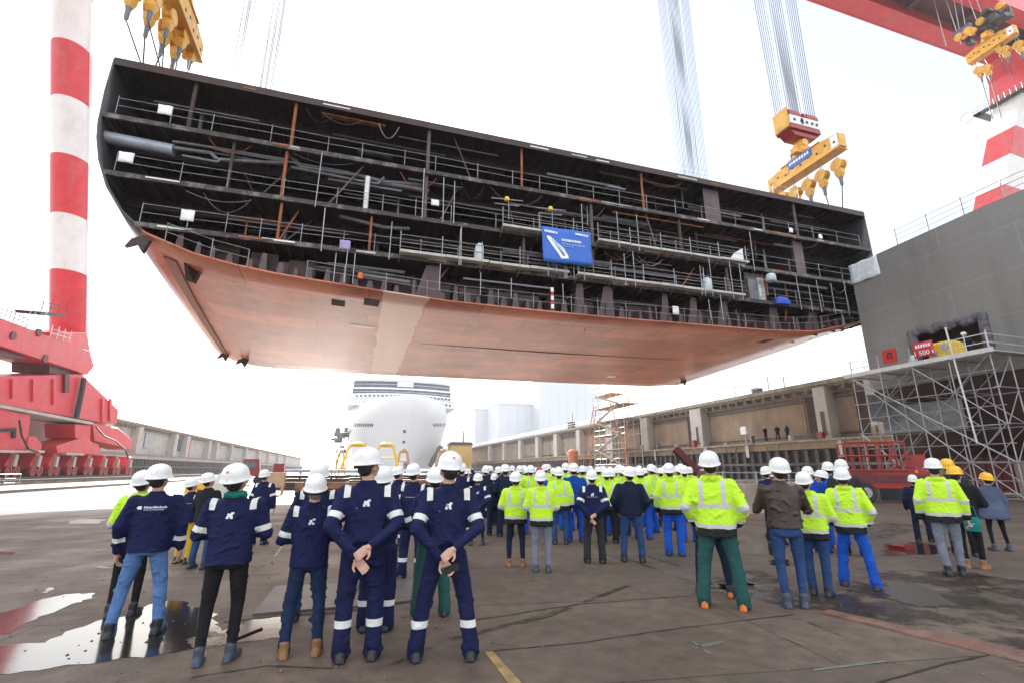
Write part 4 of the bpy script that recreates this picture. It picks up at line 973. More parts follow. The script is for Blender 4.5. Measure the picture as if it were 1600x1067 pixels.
# the second crane: girders overhead and the right hand leg
rc = thing('gantry_crane', 'red twin girder gantry crane overhead with striped leg at top right', 'crane')
ZG = 76.7
def girder(y0, y1, name, h=7.):
    mb = MB(); mb.box((-75, y0, ZG), (150, y1, ZG+h)); o = mb.build(name, M_red, rc)
    f = MB(); f.box((-75, y0-.15, ZG-.06), (150, y0+.12, ZG+.25)); f.box((-75, y1-.12, ZG-.06), (150, y1+.15, ZG+.25)); f.build('flange', M_red, o); return o
girder(42.6, 45.4, 'girder'); girder(36.2, 38.2, 'girder')
mb = MB()
mb.box((-75, 38.21, ZG+2.2), (150, 42.59, ZG+2.6))  # added dark plate, stands in for the shade deep between the girders
for x in range(-60, 130, 12): mb.box((x, 38.21, ZG+1.2), (x+.6, 42.59, ZG+2.19))
mb.build('gap_shade_plate', M_dkred, rc)
# leg: traced on its own plane, 8 m deep, bands by height
PLG = 112.
Lz = [onp(1539, 221, PLG).z, onp(1531, 263, PLG).z, onp(1522, 309, PLG).z, onp(1516, 352, PLG).z]
def legpt(z):   # left and right edge (y) of the near face at height z
    t = (z-50.7)/(69.4-50.7); return 54.39+(47.09-54.39)*t, 48.97+(45.07-48.97)*(z-52.84)/(63.2-52.84)
zs = [20., 34., 41., Lz[3], Lz[2], Lz[1], Lz[0], onp(1548, 172, PLG).z]
mb = MB()
for i, (a, c) in enumerate(zip(zs[:-1], zs[1:])):
    rows = []
    for z in (a, c):
        y0, y1 = legpt(z); rows.append([(PLG, y0, z), (PLG, y1, z), (PLG+9, y1+.5, z), (PLG+9, y0, z)])
    mb.mi = (i+1) % 2 if i > 2 else i % 2
    mb.mi = [1, 0, 1, 0, 1, 0, 1][i]
    mb.grid(rows, True)
mb.build('leg', [M_red, M_white], rc)
zt = zs[-1]; y0, y1 = legpt(zt)
mb = MB(); mb.grid([[(PLG-.2, y0+.3, zt), (PLG-.2, y1-.3, zt), (PLG+9.2, y1-.3, zt), (PLG+9.2, y0+.3, zt)], [(PLG-.2, y0-.4, zt+5), (PLG-.2, y1-3, zt+5), (PLG+9.2, y1-3, zt+5), (PLG+9.2, y0-.4, zt+5)], [(PLG-2.2, 46.2, ZG+.3), (PLG-2.2, 34, ZG+.3), (PLG+12, 34, ZG+.3), (PLG+12, 46.2, ZG+.3)]], True); mb.build('leg_head', M_red, rc)
mb = MB(); mb.box((PLG-1.3, y1-2.5, zt-.15), (PLG-.2, y0+2.6, zt+.1)); mb.box((PLG-1.3, y0+1.4, zt-.15), (PLG+9, y0+2.6, zt+.1)); mb.box((PLG-1.3, y1-2.5, zt-.15), (PLG+9, y1-1.4, zt+.1)); mb.build('gallery', M_steel, rc)
mb = MB()
for hh in (.6, 1.2): mb.path([(PLG-1.3, y0+2.6, zt+hh), (PLG-1.3, y1-2.5, zt+hh), (PLG+9, y1-2.5, zt+hh)], .05, 5)
for k in range(12): y = lerp(y0+2.6, y1-2.5, k/11); mb.tube((PLG-1.3, y, zt), (PLG-1.3, y, zt+1.2), .05, 5)
mb.build('gallery_rail', M_galv, rc)
mb = MB(); r_ = [Vector((PLG-1.4, y0+3.6+1.1*cos(a), zt+.2+1.1*sin(a))) for a in [2*pi*k/14 for k in range(12)]]; mb.path(r_, .12, 6); mb.build('cable_guide', M_galvlight, rc)

# lifting beams with sheave blocks
def pulley_block(t):
    """yellow twin cheek sheave block hanging at the origin, sling below"""
    mb = MB()
    for s_ in (-1, 1): mb.lathe((s_*.30, 0, -.62), [(.05, -.06), (.58, -.06), (.62, 0), (.58, .06), (.05, .06)], 18, 'X')
    mb.lathe((0, 0, -.62), [(.1, -.25), (.42, -.25), (.36, 0), (.42, .25), (.1, .25)], 16, 'X'); mb.build('sheave', M_yellow, t, 40)
    mb = MB(); mb.grid([[(-.36, -.30, -1.0), (.36, -.30, -1.0), (.36, .30, -1.0), (-.36, .30, -1.0)], [(-.30, -.34, -1.5), (.30, -.34, -1.5), (.30, .34, -1.5), (-.30, .34, -1.5)], [(-.18, -.2, -1.95), (.18, -.2, -1.95), (.18, .2, -1.95), (-.18, .2, -1.95)]], True, True, True); o = mb.build('cheek_plate', M_yellow, t); bevel(o, .05, 1)
    mb = MB(); mb.lathe((0, 0, -2.05), [(.20, .15), (.16, -.1), (.14, -.6), (.06, -.75)], 12); mb.build('socket', M_pipe, t, 40)
    mb = MB()
    for sx_ in (-.28, -.12, .12, .28): mb.tube((sx_, .25*(1 if sx_ > 0 else -1), 0), (sx_, .15, 2.6), .02, 5)
    mb.build('reeving', M_rope, t)
def lifting_beam(x, y0, y1, z, lab, sign=False):
    t = thing('lifting_beam', lab, 'lifting beam', (x, (y0+y1)/2, z)); h = (y1-y0)/2
    mb = MB(); mb.prism([(-.45, -h, .1), (-.45, -h, 1.5), (-.45, -h*.55, 1.75), (-.45, h*.55, 1.75), (-.45, h, 1.5), (-.45, h, .1), (-.45, h-.3, 0), (-.45, -h+.3, 0)], (.9, 0, 0)); o = mb.build('beam_box', M_yellow, t); bevel(o, .05, 2)
    mb = MB(); mb.box((-.62, -h+.1, -.06), (.62, h-.1, .0)); mb.box((-.55, -h*.55, 1.752), (.55, h*.55, 1.82)); mb.build('flange', M_yellow, t)
    mb = MB()
    for k in range(9):
        y = -h+.5+k*(2*h-1)/8; mb.lathe((0, y, .75+.25*(k % 2)), [(.05, -.47), (.13, -.47), (.13, .47), (.05, .47)], 10, 'X')
    mb.build('pin', M_steel, t)
    mb = MB(); mb.box((-.46, -h+.12, .25), (-.455, -h+.85, 1.45)); mb.build('end_plate', M_print, t)
    if sign:
        mb = MB(); mb.box((-.52, -1.35, 1.0), (-.47, 1.35, 1.95)); s_ = mb.build('name_board', M_banner, t)
        mb = MB(); u = -1.1; rr = random.Random(5)
        while u < 1.1: ww_ = rr.uniform(.14, .24); mb.box((-.535, u, 1.33), (-.522, u+ww_, 1.63)); u += ww_+.09
        mb.build('lettering', M_print, s_)
    mb = MB(); mb.grid([[(-.5, -.9, 1.8), (.5, -.9, 1.8), (.5, .9, 1.8), (-.5, .9, 1.8)], [(-.35, -.45, 2.9), (.35, -.45, 2.9), (.35, .45, 2.9), (-.35, .45, 2.9)]], True, True, True); mb.lathe((0, 0, 3.1), [(.1, -.6), (.42, -.6), (.42, .6), (.1, .6)], 16, 'Y'); mb.box((-1.1, -.35, 2.0), (-.5, .35, 2.6)); mb.build('hook_yoke', M_yellow, t, 40)
    mb = MB(); mb.box((-.25, .3, 2.2), (.25, 1.1, 2.8)); mb.build('hook_gap', M_steel, t)
    return t
XB = 41.0
lifting_beam(XB, 27.8, 36.2, 30.6, 'long yellow lifting beam with blue name board above the right end of the hull block', True)
LBL = ['nearest', 'second nearest', 'middle', 'second farthest', 'farthest']
LG = 'sheave blocks under the yellow lifting beams'
def pulley(x, y, z, zs_, lab, sx_=None):
    t = thing('sheave_block', lab, 'pulley', (x, y, z), LG); pulley_block(t)
    mb = MB(); mb.tube((0, 0, -2.7), ((sx_ if sx_ is not None else x)-x, max(0, 29.3-y)/(.8 if x < 0 else 1), zs_-z), .05, 6); mb.build('sling', M_steel, t); return t
for i, (px, py) in enumerate(((1308, 250), (1283, 267), (1262, 281), (1242, 293), (1223, 301))):
    q = onp(px, py, XB); pulley(XB, q.y, q.z, ZT+.05, LBL[i]+' yellow sheave block hanging below the right lifting beam', XB+.35)
XL = -12.7
lifting_beam(XL-.45, 26.2, 33.6, 29.6, 'rusty orange lifting beam above the upper left corner of the hull block')
for i, (px, py) in enumerate(((212, -30), (240, 2), (262, 34), (279, 58))):
    q = onp(px, py, XL-1.0); pulley(XL-1.0, q.y, q.z, ZT+.05, ('nearest', 'second nearest', 'second farthest', 'farthest')[i]+' yellow sheave block hanging above the left corner of the hull block', XL-1.3).scale = (.8, .8, 1)
    t = thing('sheave_block', ('nearest', 'second nearest', 'second farthest', 'farthest')[i]+' block of the inner row above the left corner of the hull block', 'pulley', (XL-.35, q.y+.7, q.z+.3), LG); pulley_block(t); t.scale = (.8, .8, .8)
    mb = MB(); mb.tube((0, 0, -2.7), (.1, max(0, 29.3-q.y-.7)/.8, (ZT+.05-q.z-.3)/.8), .05, 6); mb.build('sling', M_steel, t)
# spare beam hoisted high beside the crane leg
pa, pb = onp(1512, 96, 86), onp(1588, 46, 86)
lifting_beam(86, min(pa.y, pb.y), max(pa.y, pb.y), pa.z-.8, 'short yellow lifting beam hoisted high in front of the red crane leg')
mb = MB(); rr = random.Random(9)
t = thing('trolley_gear', 'dark trolley machinery with yellow pieces and a blue lens blob under the red girder', 'crane trolley')
for k in range(16): mb = MB(); c_ = (86+rr.uniform(-1.5, 1.5), (pa.y+pb.y)/2+rr.uniform(-2.6, 2.6), pa.z+2.2+rr.uniform(0, 3.6)); mb.cbox(c_, (rr.uniform(.5, 1.4), rr.uniform(.6, 1.8), rr.uniform(.4, 1.2))); mb.build('gear_box', M_steel, t)
mb = MB()
for k in range(6): mb = MB(); c_ = (85+rr.uniform(-1.2, .5), (pa.y+pb.y)/2+rr.uniform(-2.6, 2.6), pa.z+2.4+rr.uniform(0, 2.6)); mb.lathe(c_, [(.1, -.2), (.55, -.2), (.55, .2), (.1, .2)], 14, 'X'); mb.build('gear_sheave', M_yellow, t, 40)
mb = MB(); mb.box((84.6, pb.y+4.0, pa.z+4.0), (85.4, pb.y+6.2, pa.z+5.0)); mb.build('lens_blob', mat('blue grey lens blob', (.07, .08, .16), .5), t)  # added box imitating a bluish lens blob, not a machine part
mb = MB()
for k in range(6): mb = MB(); mb.tube((86+rr.uniform(-1, 1), pa.y-3+k*.9, pa.z+4), (86+rr.uniform(-1, 1), pa.y-3+k*.9, 78.8), .05, 5); mb.build('rope', M_rope, t)
for i, (px, py) in enumerate(((1541, 103), (1557, 66), (1569, 74), (1590, 66), (1528, 106))):
    q = onp(px, py, 86); t = thing('sheave_block', ('lowest', 'leftmost upper', 'middle', 'rightmost', 'far hanging')[i]+' sheave block below the short lifting beam by the crane leg', 'pulley', (86, q.y, q.z), LG); pulley_block(t)
    mb = MB(); mb.tube((0, 0, -2.7), (.3, .2, -9 if i in (0, 4, 3) else -5), .06, 6); mb.build('sling', M_steel, t)

# hook block with rope falls
hb = thing('hook_block', 'red and white hook block above the right lifting beam', 'hook block', (XB, 32, 34.3))
mb = MB(); mb.box((-2., -.9, 0.5), (2., .9, 1.0)); mb.prism([(-2., -.7, .5), (2., -.7, .5), (1.3, -.7, -.1), (-1.3, -.7, -.1)], (0, 1.4, 0)); o = mb.build('lower_frame', M_machred, hb); bevel(o, .05, 1)
mb = MB(); mb.box((-1.95, -.95, 1.02), (1.95, .95, 2.05)); o = mb.build('body', M_white, hb); bevel(o, .05, 1)
mb = MB()
for k, x in enumerate((-1.4, -.5, .2, .9, 1.5)): mb.lathe((x, -.97, 1.5), [(.03, -.03), (.16, -.03), (.16, .03), (.03, .03)], 10, 'Y'); 
mb.box((-.55, -1.0, 1.2), (-.25, -.96, 1.85)); mb.build('bolt', M_steel, hb)
for xa, xb in ((-1.95, -.35), (.35, 1.95)):
    mb = MB(); mb.lathe((0, 0, 2.2), [(.1, xa), (.85, xa), (.95, xa+.08), (.95, xb-.08), (.85, xb), (.1, xb)], 20, 'X'); mb.build('sheave_drum', M_machred, hb, 40)
mb = MB(); mb.box((-2.25, -.85, .6), (-1.98, .85, 2.9)); o = mb.build('end_guard', M_yellow, hb); bevel(o, .1, 2)
mb = MB(); mb.cbox((0, 0, -.3), (.7, .7, .7)); mb.build('swivel', M_yellow, hb)
def falls(lab, xc, yc, z0, hw, n, z1=79., splay=0., r=.045):
    t = thing('rope_falls', lab, 'wire ropes', (xc, yc, z0), 'rope falls of the crane hoists')
    for i in range(n):
        u = (i+.5)/n; u = u*.84 if u < .5 else 1-(1-u)*.84
        x = (2*u-1)*hw; y = .75*(1 if i % 2 else -1)
        mb = MB(); mb.tube((x, y, 0), (x*(1+splay), y*1.6, z1-z0), r, 4); mb.build('rope', M_rope, t)
    return t
falls('dense wire rope falls running up from the red and white hook block', XB, 32, 36.6, 1.95, 24, splay=.28)
q1 = ond(1080, 262, 47.); q2 = ond(396, 125, 47.)
falls('wire rope falls rising behind the middle of the block top', q1.x, 47, 33, 1.9, 30, splay=.05)
falls('left of two pale wire rope falls behind the upper left of the block', ond(372, 110, 47).x, 47, 33, .85, 20, splay=.05, r=.028)
falls('right of two pale wire rope falls behind the upper left of the block', ond(418, 120, 47).x, 47, 33, .85, 20, splay=.05, r=.028)
# ================================================================== THE GREY SHIP HULL AT RIGHT
PH = 38.0; YE = 27.2; YN = -14.; ZH = 18.35; ZB = 7.6
gh = thing('ship_hull', 'grey ship hull side at right with a cut opening and dark red bottom', 'ship hull')
# side plating with the opening left out (y 19.5..23.4, z 9.4..11.3)
oy0, oy1, oz0, oz1 = 19.55, 23.5, 9.2, 11.05
def ztop(y): return ZH-.35*max(0, (y-18)/9)
mb = MB()
def pan(y0, y1, z0, z1):
    ny = max(1, int(abs(y1-y0)/1.2)); rows = []
    for j in range(2):
        rows.append([(PH, lerp(y0, y1, i/ny), (z0 if j == 0 else (z1 if z1 is not None else ztop(lerp(y0, y1, i/ny))))) for i in range(ny+1)])
    mb.grid(rows)
ycor, zcor = 25.0, 16.5     # missing corner, sheeted over
pan(YN, oy0, ZB, 16.5); pan(oy1, YE, ZB, 16.5); pan(oy0, oy1, ZB, oz0); pan(oy0, oy1, oz1, 16.5); pan(YN, ycor, 16.5, None)
o = mb.build('side_plating', M_hullgrey, gh); s = o.modifiers.new('plate', 'SOLIDIFY'); s.thickness = .06; s.offset = 0
nt = M_hullgrey.node_tree; N = nt.nodes; L = nt.links; b = N['Principled BSDF']; out = b.inputs['Base Color'].links[0].from_socket
tc = N.new('ShaderNodeTexCoord'); sx = N.new('ShaderNodeSeparateXYZ'); cx = N.new('ShaderNodeCombineXYZ'); L.new(tc.outputs['Object'], sx.inputs[0]); L.new(sx.outputs['Y'], cx.inputs['X']); L.new(sx.outputs['Z'], cx.inputs['Y'])
br = N.new('ShaderNodeTexBrick'); br.inputs['Scale'].default_value = 1; br.inputs['Brick Width'].default_value = 8.3; br.inputs['Row Height'].default_value = 2.75; br.inputs['Mortar Size'].default_value = .035; br.inputs['Mortar Smooth'].default_value = .6
br.inputs['Color1'].default_value = (.93, .93, .93, 1); br.inputs['Color2'].default_value = (1.07, 1.07, 1.07, 1); br.inputs['Mortar'].default_value = (1.28, 1.27, 1.25, 1); L.new(cx.outputs[0], br.inputs['Vector'])
mu = N.new('ShaderNodeMix'); mu.data_type = 'RGBA'; mu.blend_type = 'MULTIPLY'; mu.inputs['Factor'].default_value = 1; L.new(out, mu.inputs['A']); L.new(br.outputs['Color'], mu.inputs['B']); L.new(mu.outputs['Result'], b.inputs['Base Color'])
# end frame, deck and the inner space behind the opening
mb = MB(); mb.poly([(PH+.04, YE-.1, ZB), (PH+24, YE-.1, ZB), (PH+24, YE-.1, 16.5), (PH+.04, YE-.1, 16.5)]); mb.build('end_bulkhead', M_hulldark, gh)
mb = MB(); mb.grid([[(PH+.04, y, ztop(y)-.02) for y in (YN, 0, 18, ycor)], [(PH+26, y, ztop(y)-.02) for y in (YN, 0, 18, ycor)]]); mb.poly([(PH+.04, ycor, 16.5), (PH+26, ycor, 16.5), (PH+26, ycor, 18.1), (PH+.04, ycor, 18.1)]); mb.poly([(PH+.04, ycor, 16.48), (PH+24, ycor, 16.48), (PH+24, YE, 16.48), (PH+.04, YE, 16.48)]); mb.build('deck', M_hulldark, gh)
mb = MB(); mb.box((PH+1.8, oy0-1, oz0-.5), (PH+1.85, oy1+1, oz1+1)); mb.build('inner_bulkhead', M_deckdark, gh)
mb = MB()
for a, c in (((PH-.05, oy0-.15, oz0), (PH+.04, oy0-.15, oz1+.1)), ((PH-.05, oy1+.15, oz0), (PH-.05, oy1+.15, oz1+.1))): mb.tube(a, c, .3, 8)
q0 = 0
for k in range(14): y = lerp(oy0-.2, oy1+.2, k/13); mb.ell((PH-.1, y, oz1+.18+.12*sin(k*1.9)), (.22, .28, .30+.06*cos(k*2.3)), None, 10, 6)
for k in range(5): mb.ell((PH-.1, oy0-.25, oz0+.3+k*.4), (.2, .22, .3), None, 8, 6)
mb.build('opening_edge', M_greyrag, gh, 180)
# turn of bilge and red bottom
mb = MB(); prof = [(PH, ZB), (PH+.1, 6.4), (PH+.5, 5.0), (PH+1.3, 3.7), (PH+2.6, 2.7), (PH+5, 2.2), (PH+30, 2.1)]
mb.grid([[(x, YN, z) for x, z in prof], [(x, YE, z) for x, z in prof]]); o = mb.build('bottom_plating', mat('dull antifouling', (.050, .014, .013), .6, 0, .35, .8, dirt=(.03, .02, .018), dirt_amt=.6), gh, 60)
mb = MB(); mb.poly([(x, YE-.1, z) for x, z in prof]+[(PH+30, YE-.1, ZB)]); mb.build('end_bulkhead', M_hulldark, gh)
mb = MB()
for k in range(8):
    y = -10+k*5; mb.box((PH+3, y, .0), (PH+4.4, y+1.3, 2.2)); mb.box((PH+9, y, .0), (PH+10.4, y+1.3, 2.1))
tag(mb.build('keel_blocks', M_concrete), 'row of concrete keel blocks in the shade under the grey hull', 'keel blocks')
# railing on the hull top
mb = MB(); ys = [YN+2.2*k for k in range(19) if YN+2.2*k < ycor]
for hh in (.45, .85, 1.25): mb.path([(PH+.12, y, ztop(y)+hh) for y in ys], .022, 5)
rl = mb.build('railing', M_galv, gh)
for y in ys: p_ = MB(); p_.tube((PH+.12, y, ztop(y)-.02), (PH+.12, y, ztop(y)+1.4), .035, 6); p_.build('post', M_galv, rl)
# sheet over the missing corner, red sign
mb = MB(); rows = []
for j in range(9): rows.append([(PH-.12+.05*sin(i*1.3+j*.7), lerp(ycor-.1, YE+.05, i/8), lerp(16.35, 18.0, j/8)+.03*sin(i*2)) for i in range(9)])
mb.grid(rows); o = mb.build('plastic_sheet', mat('milky plastic film', (.66, .70, .74), .35, 0, .2, 3, .5, 5), None, 180); s = o.modifiers.new('c', 'SOLIDIFY'); s.thickness = .02; tag(o, 'crumpled milky plastic sheet covering the missing top corner of the grey hull', 'sheet')
q = onp(1390, 556, PH-.06); sg = thing('sign', 'square red sign with dark figure on the grey hull left of the opening', 'sign', (PH-.06, q.y, q.z))
mb = MB(); mb.box((-.03, -.5, -.5), (0, .5, .5)); mb.build('sign_plate', M_signred, sg)
mb = MB(); mb.box((-.05, -.22, -.2), (-.032, .22, -.12)); mb.box((-.05, -.2, -.2), (-.033, -.12, .25)); mb.box((-.05, .0, -.05), (-.034, .2, .03)); mb.box((-.05, -.1, .12), (-.035, .12, .25)); mb.box((-.05, .08, -.2), (-.036, .16, .1)); mb.build('sign_mark', mat('dark blue print', (.03, .02, .08), .6), sg)

# ---- scaffold against the hull
sc_ = thing('scaffold', 'grey tube scaffold tower with a platform below the hull opening', 'scaffold')
SY = [17.6, 19.7, 21.8, 23.9, 25.9]; SX = [34.3, 36.0, 37.6]; SZ = [0.15, 2.1, 4.15, 6.2, 8.15]
def st(name, a, c, r=.035, m=M_galv): mb = MB(); mb.tube(a, c, r, 6); return mb.build(name, m, sc_)
for x in SX:
    for i, y in enumerate(SY):
        mb = MB(); mb.tube((x, y, 0), (x, y, 9.4 if (x < 35 and i in (0, 4)) or x < 34.5 else 8.2), .035, 6); mb.box((x-.1, y-.1, 0), (x+.1, y+.1, .03)); mb.build('standard', M_galv, sc_)
for z in SZ:
    for x in (SX[0], SX[2]): st('ledger', (x-.05, SY[0]-.2, z), (x-.05, SY[-1]+.2, z))
    for y in SY: st('transom', (SX[0]-.2, y+.05, z+.05), (SX[2], y+.05, z+.05), .03)
for zi in range(4):
    for i in range(4):
        if (i+zi) % 2 == 0: st('brace', (SX[0]-.08, SY[i], SZ[zi]), (SX[0]-.08, SY[i+1], SZ[zi+1]), .03)
        else: st('brace', (SX[0]-.08, SY[i+1], SZ[zi]), (SX[0]-.08, SY[i], SZ[zi+1]), .03)
    st('brace', (SX[0], SY[0]-.05, SZ[zi]), (SX[1], SY[0]-.05, SZ[zi+1]), .03); st('brace', (SX[2], SY[-1]+.05, SZ[zi]), (SX[1], SY[-1]+.05, SZ[zi+1]), .03)
st('raker', (SX[0]-.1, SY[4], 8.1), (SX[0]-.1, SY[0], 2.1), .045); st('raker', (SX[0]-.1, SY[3], 6.2), (SX[0]-.1, SY[1], 2.1), .04); st('raker', (SX[0]-.1, SY[4], 4.1), (SX[0]-.1, SY[2], .1), .04)
qa, qb = onp(1477, 512, SX[0]-.1), onp(1527, 692, SX[0]-.1); st('guard_tube', qa, qb, .05, M_galvlight)
for zi in range(4):
    for i in range(4): st('brace', (SX[1], SY[i+(zi % 2)], SZ[zi]), (SX[1], SY[i+1-(zi % 2)], SZ[zi+1]), .026)
    for y in (SY[1], SY[3]): st('brace', (SX[0], y, SZ[zi]), (SX[2], y, SZ[zi+1]), .026)
for z in (1.1, 3.1, 5.2, 7.2): st('ledger', (SX[0]-.05, SY[0]-.2, z), (SX[0]-.05, SY[-1]+.2, z), .028)
mb = MB()
for k in range(8): x = 34.2+k*.44; mb.box((x, SY[0]-.3, 8.24), (x+.42, SY[-1]+.5, 8.30))
mb.box((34.12, SY[0]-.3, 8.2), (34.16, SY[-1]+.5, 8.48)); mb.build('platform', M_galvlight, sc_)
mb = MB()
for hh in (8.8, 9.3):
    mb.tube((34.2, SY[0]-.1, hh), (34.2, SY[1]-.2, hh), .03, 5); mb.tube((34.2, SY[0]-.1, hh), (37.6, SY[0]-.1, hh), .03, 5)
for y in (SY[0]-.1, SY[0]+1.): mb.tube((34.2, y, 8.3), (34.2, y, 9.5), .03, 5)
mb.build('guard_rail', M_galvlight, sc_); mb = MB()
for hh in (8.8, 9.3): mb.tube((34.2, SY[3]+.7, hh), (34.2, SY[4], hh), .03, 5)
mb.tube((34.2, SY[3]+.7, 8.3), (34.2, SY[3]+.7, 9.5), .03, 5); mb.build('guard_rail', M_galvlight, sc_)
mb = MB(); mb.box((34.6, 25.3, 5.0), (37.7, 25.34, 6.9)); mb.box((36.9, 21, 4.2), (36.95, 26.2, 6.1)); mb.build('debris_sheet', mat('grey debris net', (.2, .2, .21), .7, 0, .3, 2), sc_)
# yellow skip and red cloth on the platform
ya = onp(1502, 560, 35.2).y; yb = onp(1462, 560, 35.2).y
sk = thing('generator', 'yellow machine housing with pale panel on the scaffold platform', 'generator', (35.2, (ya+yb)/2, 8.42)); hl = (yb-ya)/2
mb = MB(); mb.grid([[(-.5, -hl, 0), (.6, -hl, 0), (.6, hl, 0), (-.5, hl, 0)], [(-.55, -hl-.05, .15), (.6, -hl-.05, .15), (.6, hl+.05, .15), (-.55, hl+.05, .15)], [(-.5, -hl, .95), (.6, -hl, .95), (.6, hl, .95), (-.5, hl, .95)], [(-.3, -hl+.25, 1.12), (.5, -hl+.25, 1.12), (.5, hl-.25, 1.12), (-.3, hl-.25, 1.12)]], True, True, True); o = mb.build('housing', M_lampyellow, sk); bevel(o, .04)
mb = MB(); mb.box((-.585, -hl+.3, .55), (-.56, -.1, .85)); mb.box((-.585, .2, .3), (-.56, .6, .5)); mb.build('panel', M_printblue, sk); mb = MB(); mb.box((-.58, .5, .7), (-.555, .9, .9)); mb.box((-.4, -hl+.1, -.1), (.4, -hl+.3, 0)); mb.box((-.4, hl-.3, -.1), (.4, hl-.1, 0)); mb.build('vent', M_black, sk)
ya = onp(1461, 552, 34.05).y; yb = onp(1428, 552, 34.05).y; zc_ = onp(1445, 545, 34.05).z
bn2 = thing('red_banner', 'red banner with white lettering hung on the scaffold rail', 'banner', (34.05, (ya+yb)/2, zc_)); hl = (yb-ya)/2
mb = MB(); mb.grid([[(.02*sin(i*1.5+j), lerp(-hl, hl, i/8), lerp(-.48, .48, j/4)) for i in range(9)] for j in range(5)]); o = mb.build('banner_cloth', mat('red banner cloth', (.55, .03, .05), .5, 0, .06, 2), bn2, 180); s = o.modifiers.new('c', 'SOLIDIFY'); s.thickness = .02
fc = bpy.data.curves.new('t', 'FONT'); fc.body = '1 500 t'; fc.size = .42; fc.align_x = 'CENTER'; fc.extrude = .008
fo = bpy.data.objects.new('t', fc); COL.objects.link(fo); bpy.context.view_layer.update(); fm = bpy.data.meshes.new_from_object(fo.evaluated_get(bpy.context.evaluated_depsgraph_get())); bpy.data.objects.remove(fo)
fm.materials.clear(); fm.materials.append(M_print); fo = bpy.data.objects.new('lettering', fm); COL.objects.link(fo); fo.parent = bn2; fo.location = (-.05, 0, -.36); fo.rotation_euler = (pi/2, 0, -pi/2)
mb = MB(); y = hl*.7; rr = random.Random(4)
while y > -hl*.7: w_ = rr.uniform(.09, .15); mb.box((-.06, y, .12), (-.04, y-w_, .32)); y -= w_+.05
mb.build('lettering', M_print, bn2)
q = onp(1424, 549, 35); mb = MB(); mb.rings([(0, .25, .2, 0, 0), (.3, .3, .25, 0, 0), (.6, .2, .18, 0, 0), (.75, .1, .1, 0, 0)], 12); o = mb.build('film_bundle', M_sack, None, 60); o.location = (35, q.y, 8.32); tag(o, 'pale film bundle on the scaffold platform left of the red banner', 'bundle')

# ---- red wheeled work platform behind the people at right
bx = ground(1402, 786); mc = thing('work_machine', 'red wheeled access machine with cage of bars in front of the scaffold', 'machine', bx, rz=radians(-38)); mc.scale = (.84, .84, .95)
mb = MB(); mb.prism([(-2.3, 0, .75), (2.6, 0, .75), (2.6, 0, 1.5), (1.6, 0, 1.85), (-2.3, 0, 1.75)], (0, 1.8, 0)); o = mb.build('chassis', M_machred, mc); bevel(o, .05)
mb = MB(); mb.box((-.9, -.06, 1.1), (1.9, -.005, 1.5)); mb.box((-2.1, -.05, 1.05), (-1.0, -.005, 1.6)); mb.build('side_panel', M_dkred, mc)
mb = MB()
for x in (-2.3, -1.55, -.6, .1, .9): mb.tube((x, -.1, 1.7), (x, -.1, 3.3), .06, 6); mb.tube((x, 1.7, 1.7), (x, 1.7, 3.3), .06, 6)
for z in (1.75, 2.55, 3.3): mb.tube((-2.3, -.1, z), (.9, -.1, z), .05, 6); mb.tube((-2.3, 1.7, z), (.9, 1.7, z), .05, 6); mb.tube((-2.3, -.1, z), (-2.3, 1.7, z), .05, 6)
mb.build('cage', M_machred, mc)
for x in (-1.5, 1.45):
    for y in (-.12, 1.55):
        mb = MB(); mb.lathe((x, y, .55), [(.2, -.02), (.5, -.02), (.55, .06), (.55, .3), (.5, .36), (.2, .36)], 20, 'Y'); wv = mb.build('wheel', M_black, mc, 40); mb = MB(); mb.lathe((x, y-.03, .55), [(.05, 0), (.28, .0), (.3, .05), (.05, .05)], 16, 'Y'); mb.build('rim', M_galv, wv, 40)
mb = MB(); mb.box((1.2, -.1, 1.62), (1.35, -.02, 1.75)); mb.build('marker_lamp', mat('amber lens', (.7, .25, .02), .3), mc)
mb = MB(); mb.box((1.0, .2, 1.9), (2.5, 1.6, 2.3)); mb.box((1.3, .3, 2.3), (2.0, 1.2, 2.6)); mb.build('engine_cover', M_machred, mc)
bx = ground(1425, 782); mb = MB(); mb.box((-.9, -.5, 0), (.9, .5, 1.2)); mb.box((-.7, -.4, 1.2), (.3, .4, 1.5)); mb.box((-.95, -.55, .9), (.95, -.5, 1.0)); o = mb.build('compressor', mat('grey green cover', (.05, .07, .075), .6, 0, .2, 2)); o.location = bx+Vector((0, .8, 0)); o.rotation_euler[2] = radians(-38); tag(o, 'dark grey box shaped unit right of the red machine', 'machine')
rb = thing('red_container', 'long dark red container with ribs under the grey hull behind the scaffold', 'container', (41.4, 17, 0))
mb = MB(); mb.box((-.1, -7, .3), (2.0, 11, 3.4)); mb.build('container_body', M_dkred, rb); mb = MB()
for k in range(22): mb.box((-.17, -6.8+k*.8, .4), (-.1, -6.5+k*.8, 3.3))
mb.build('ribs', M_dkred, rb)

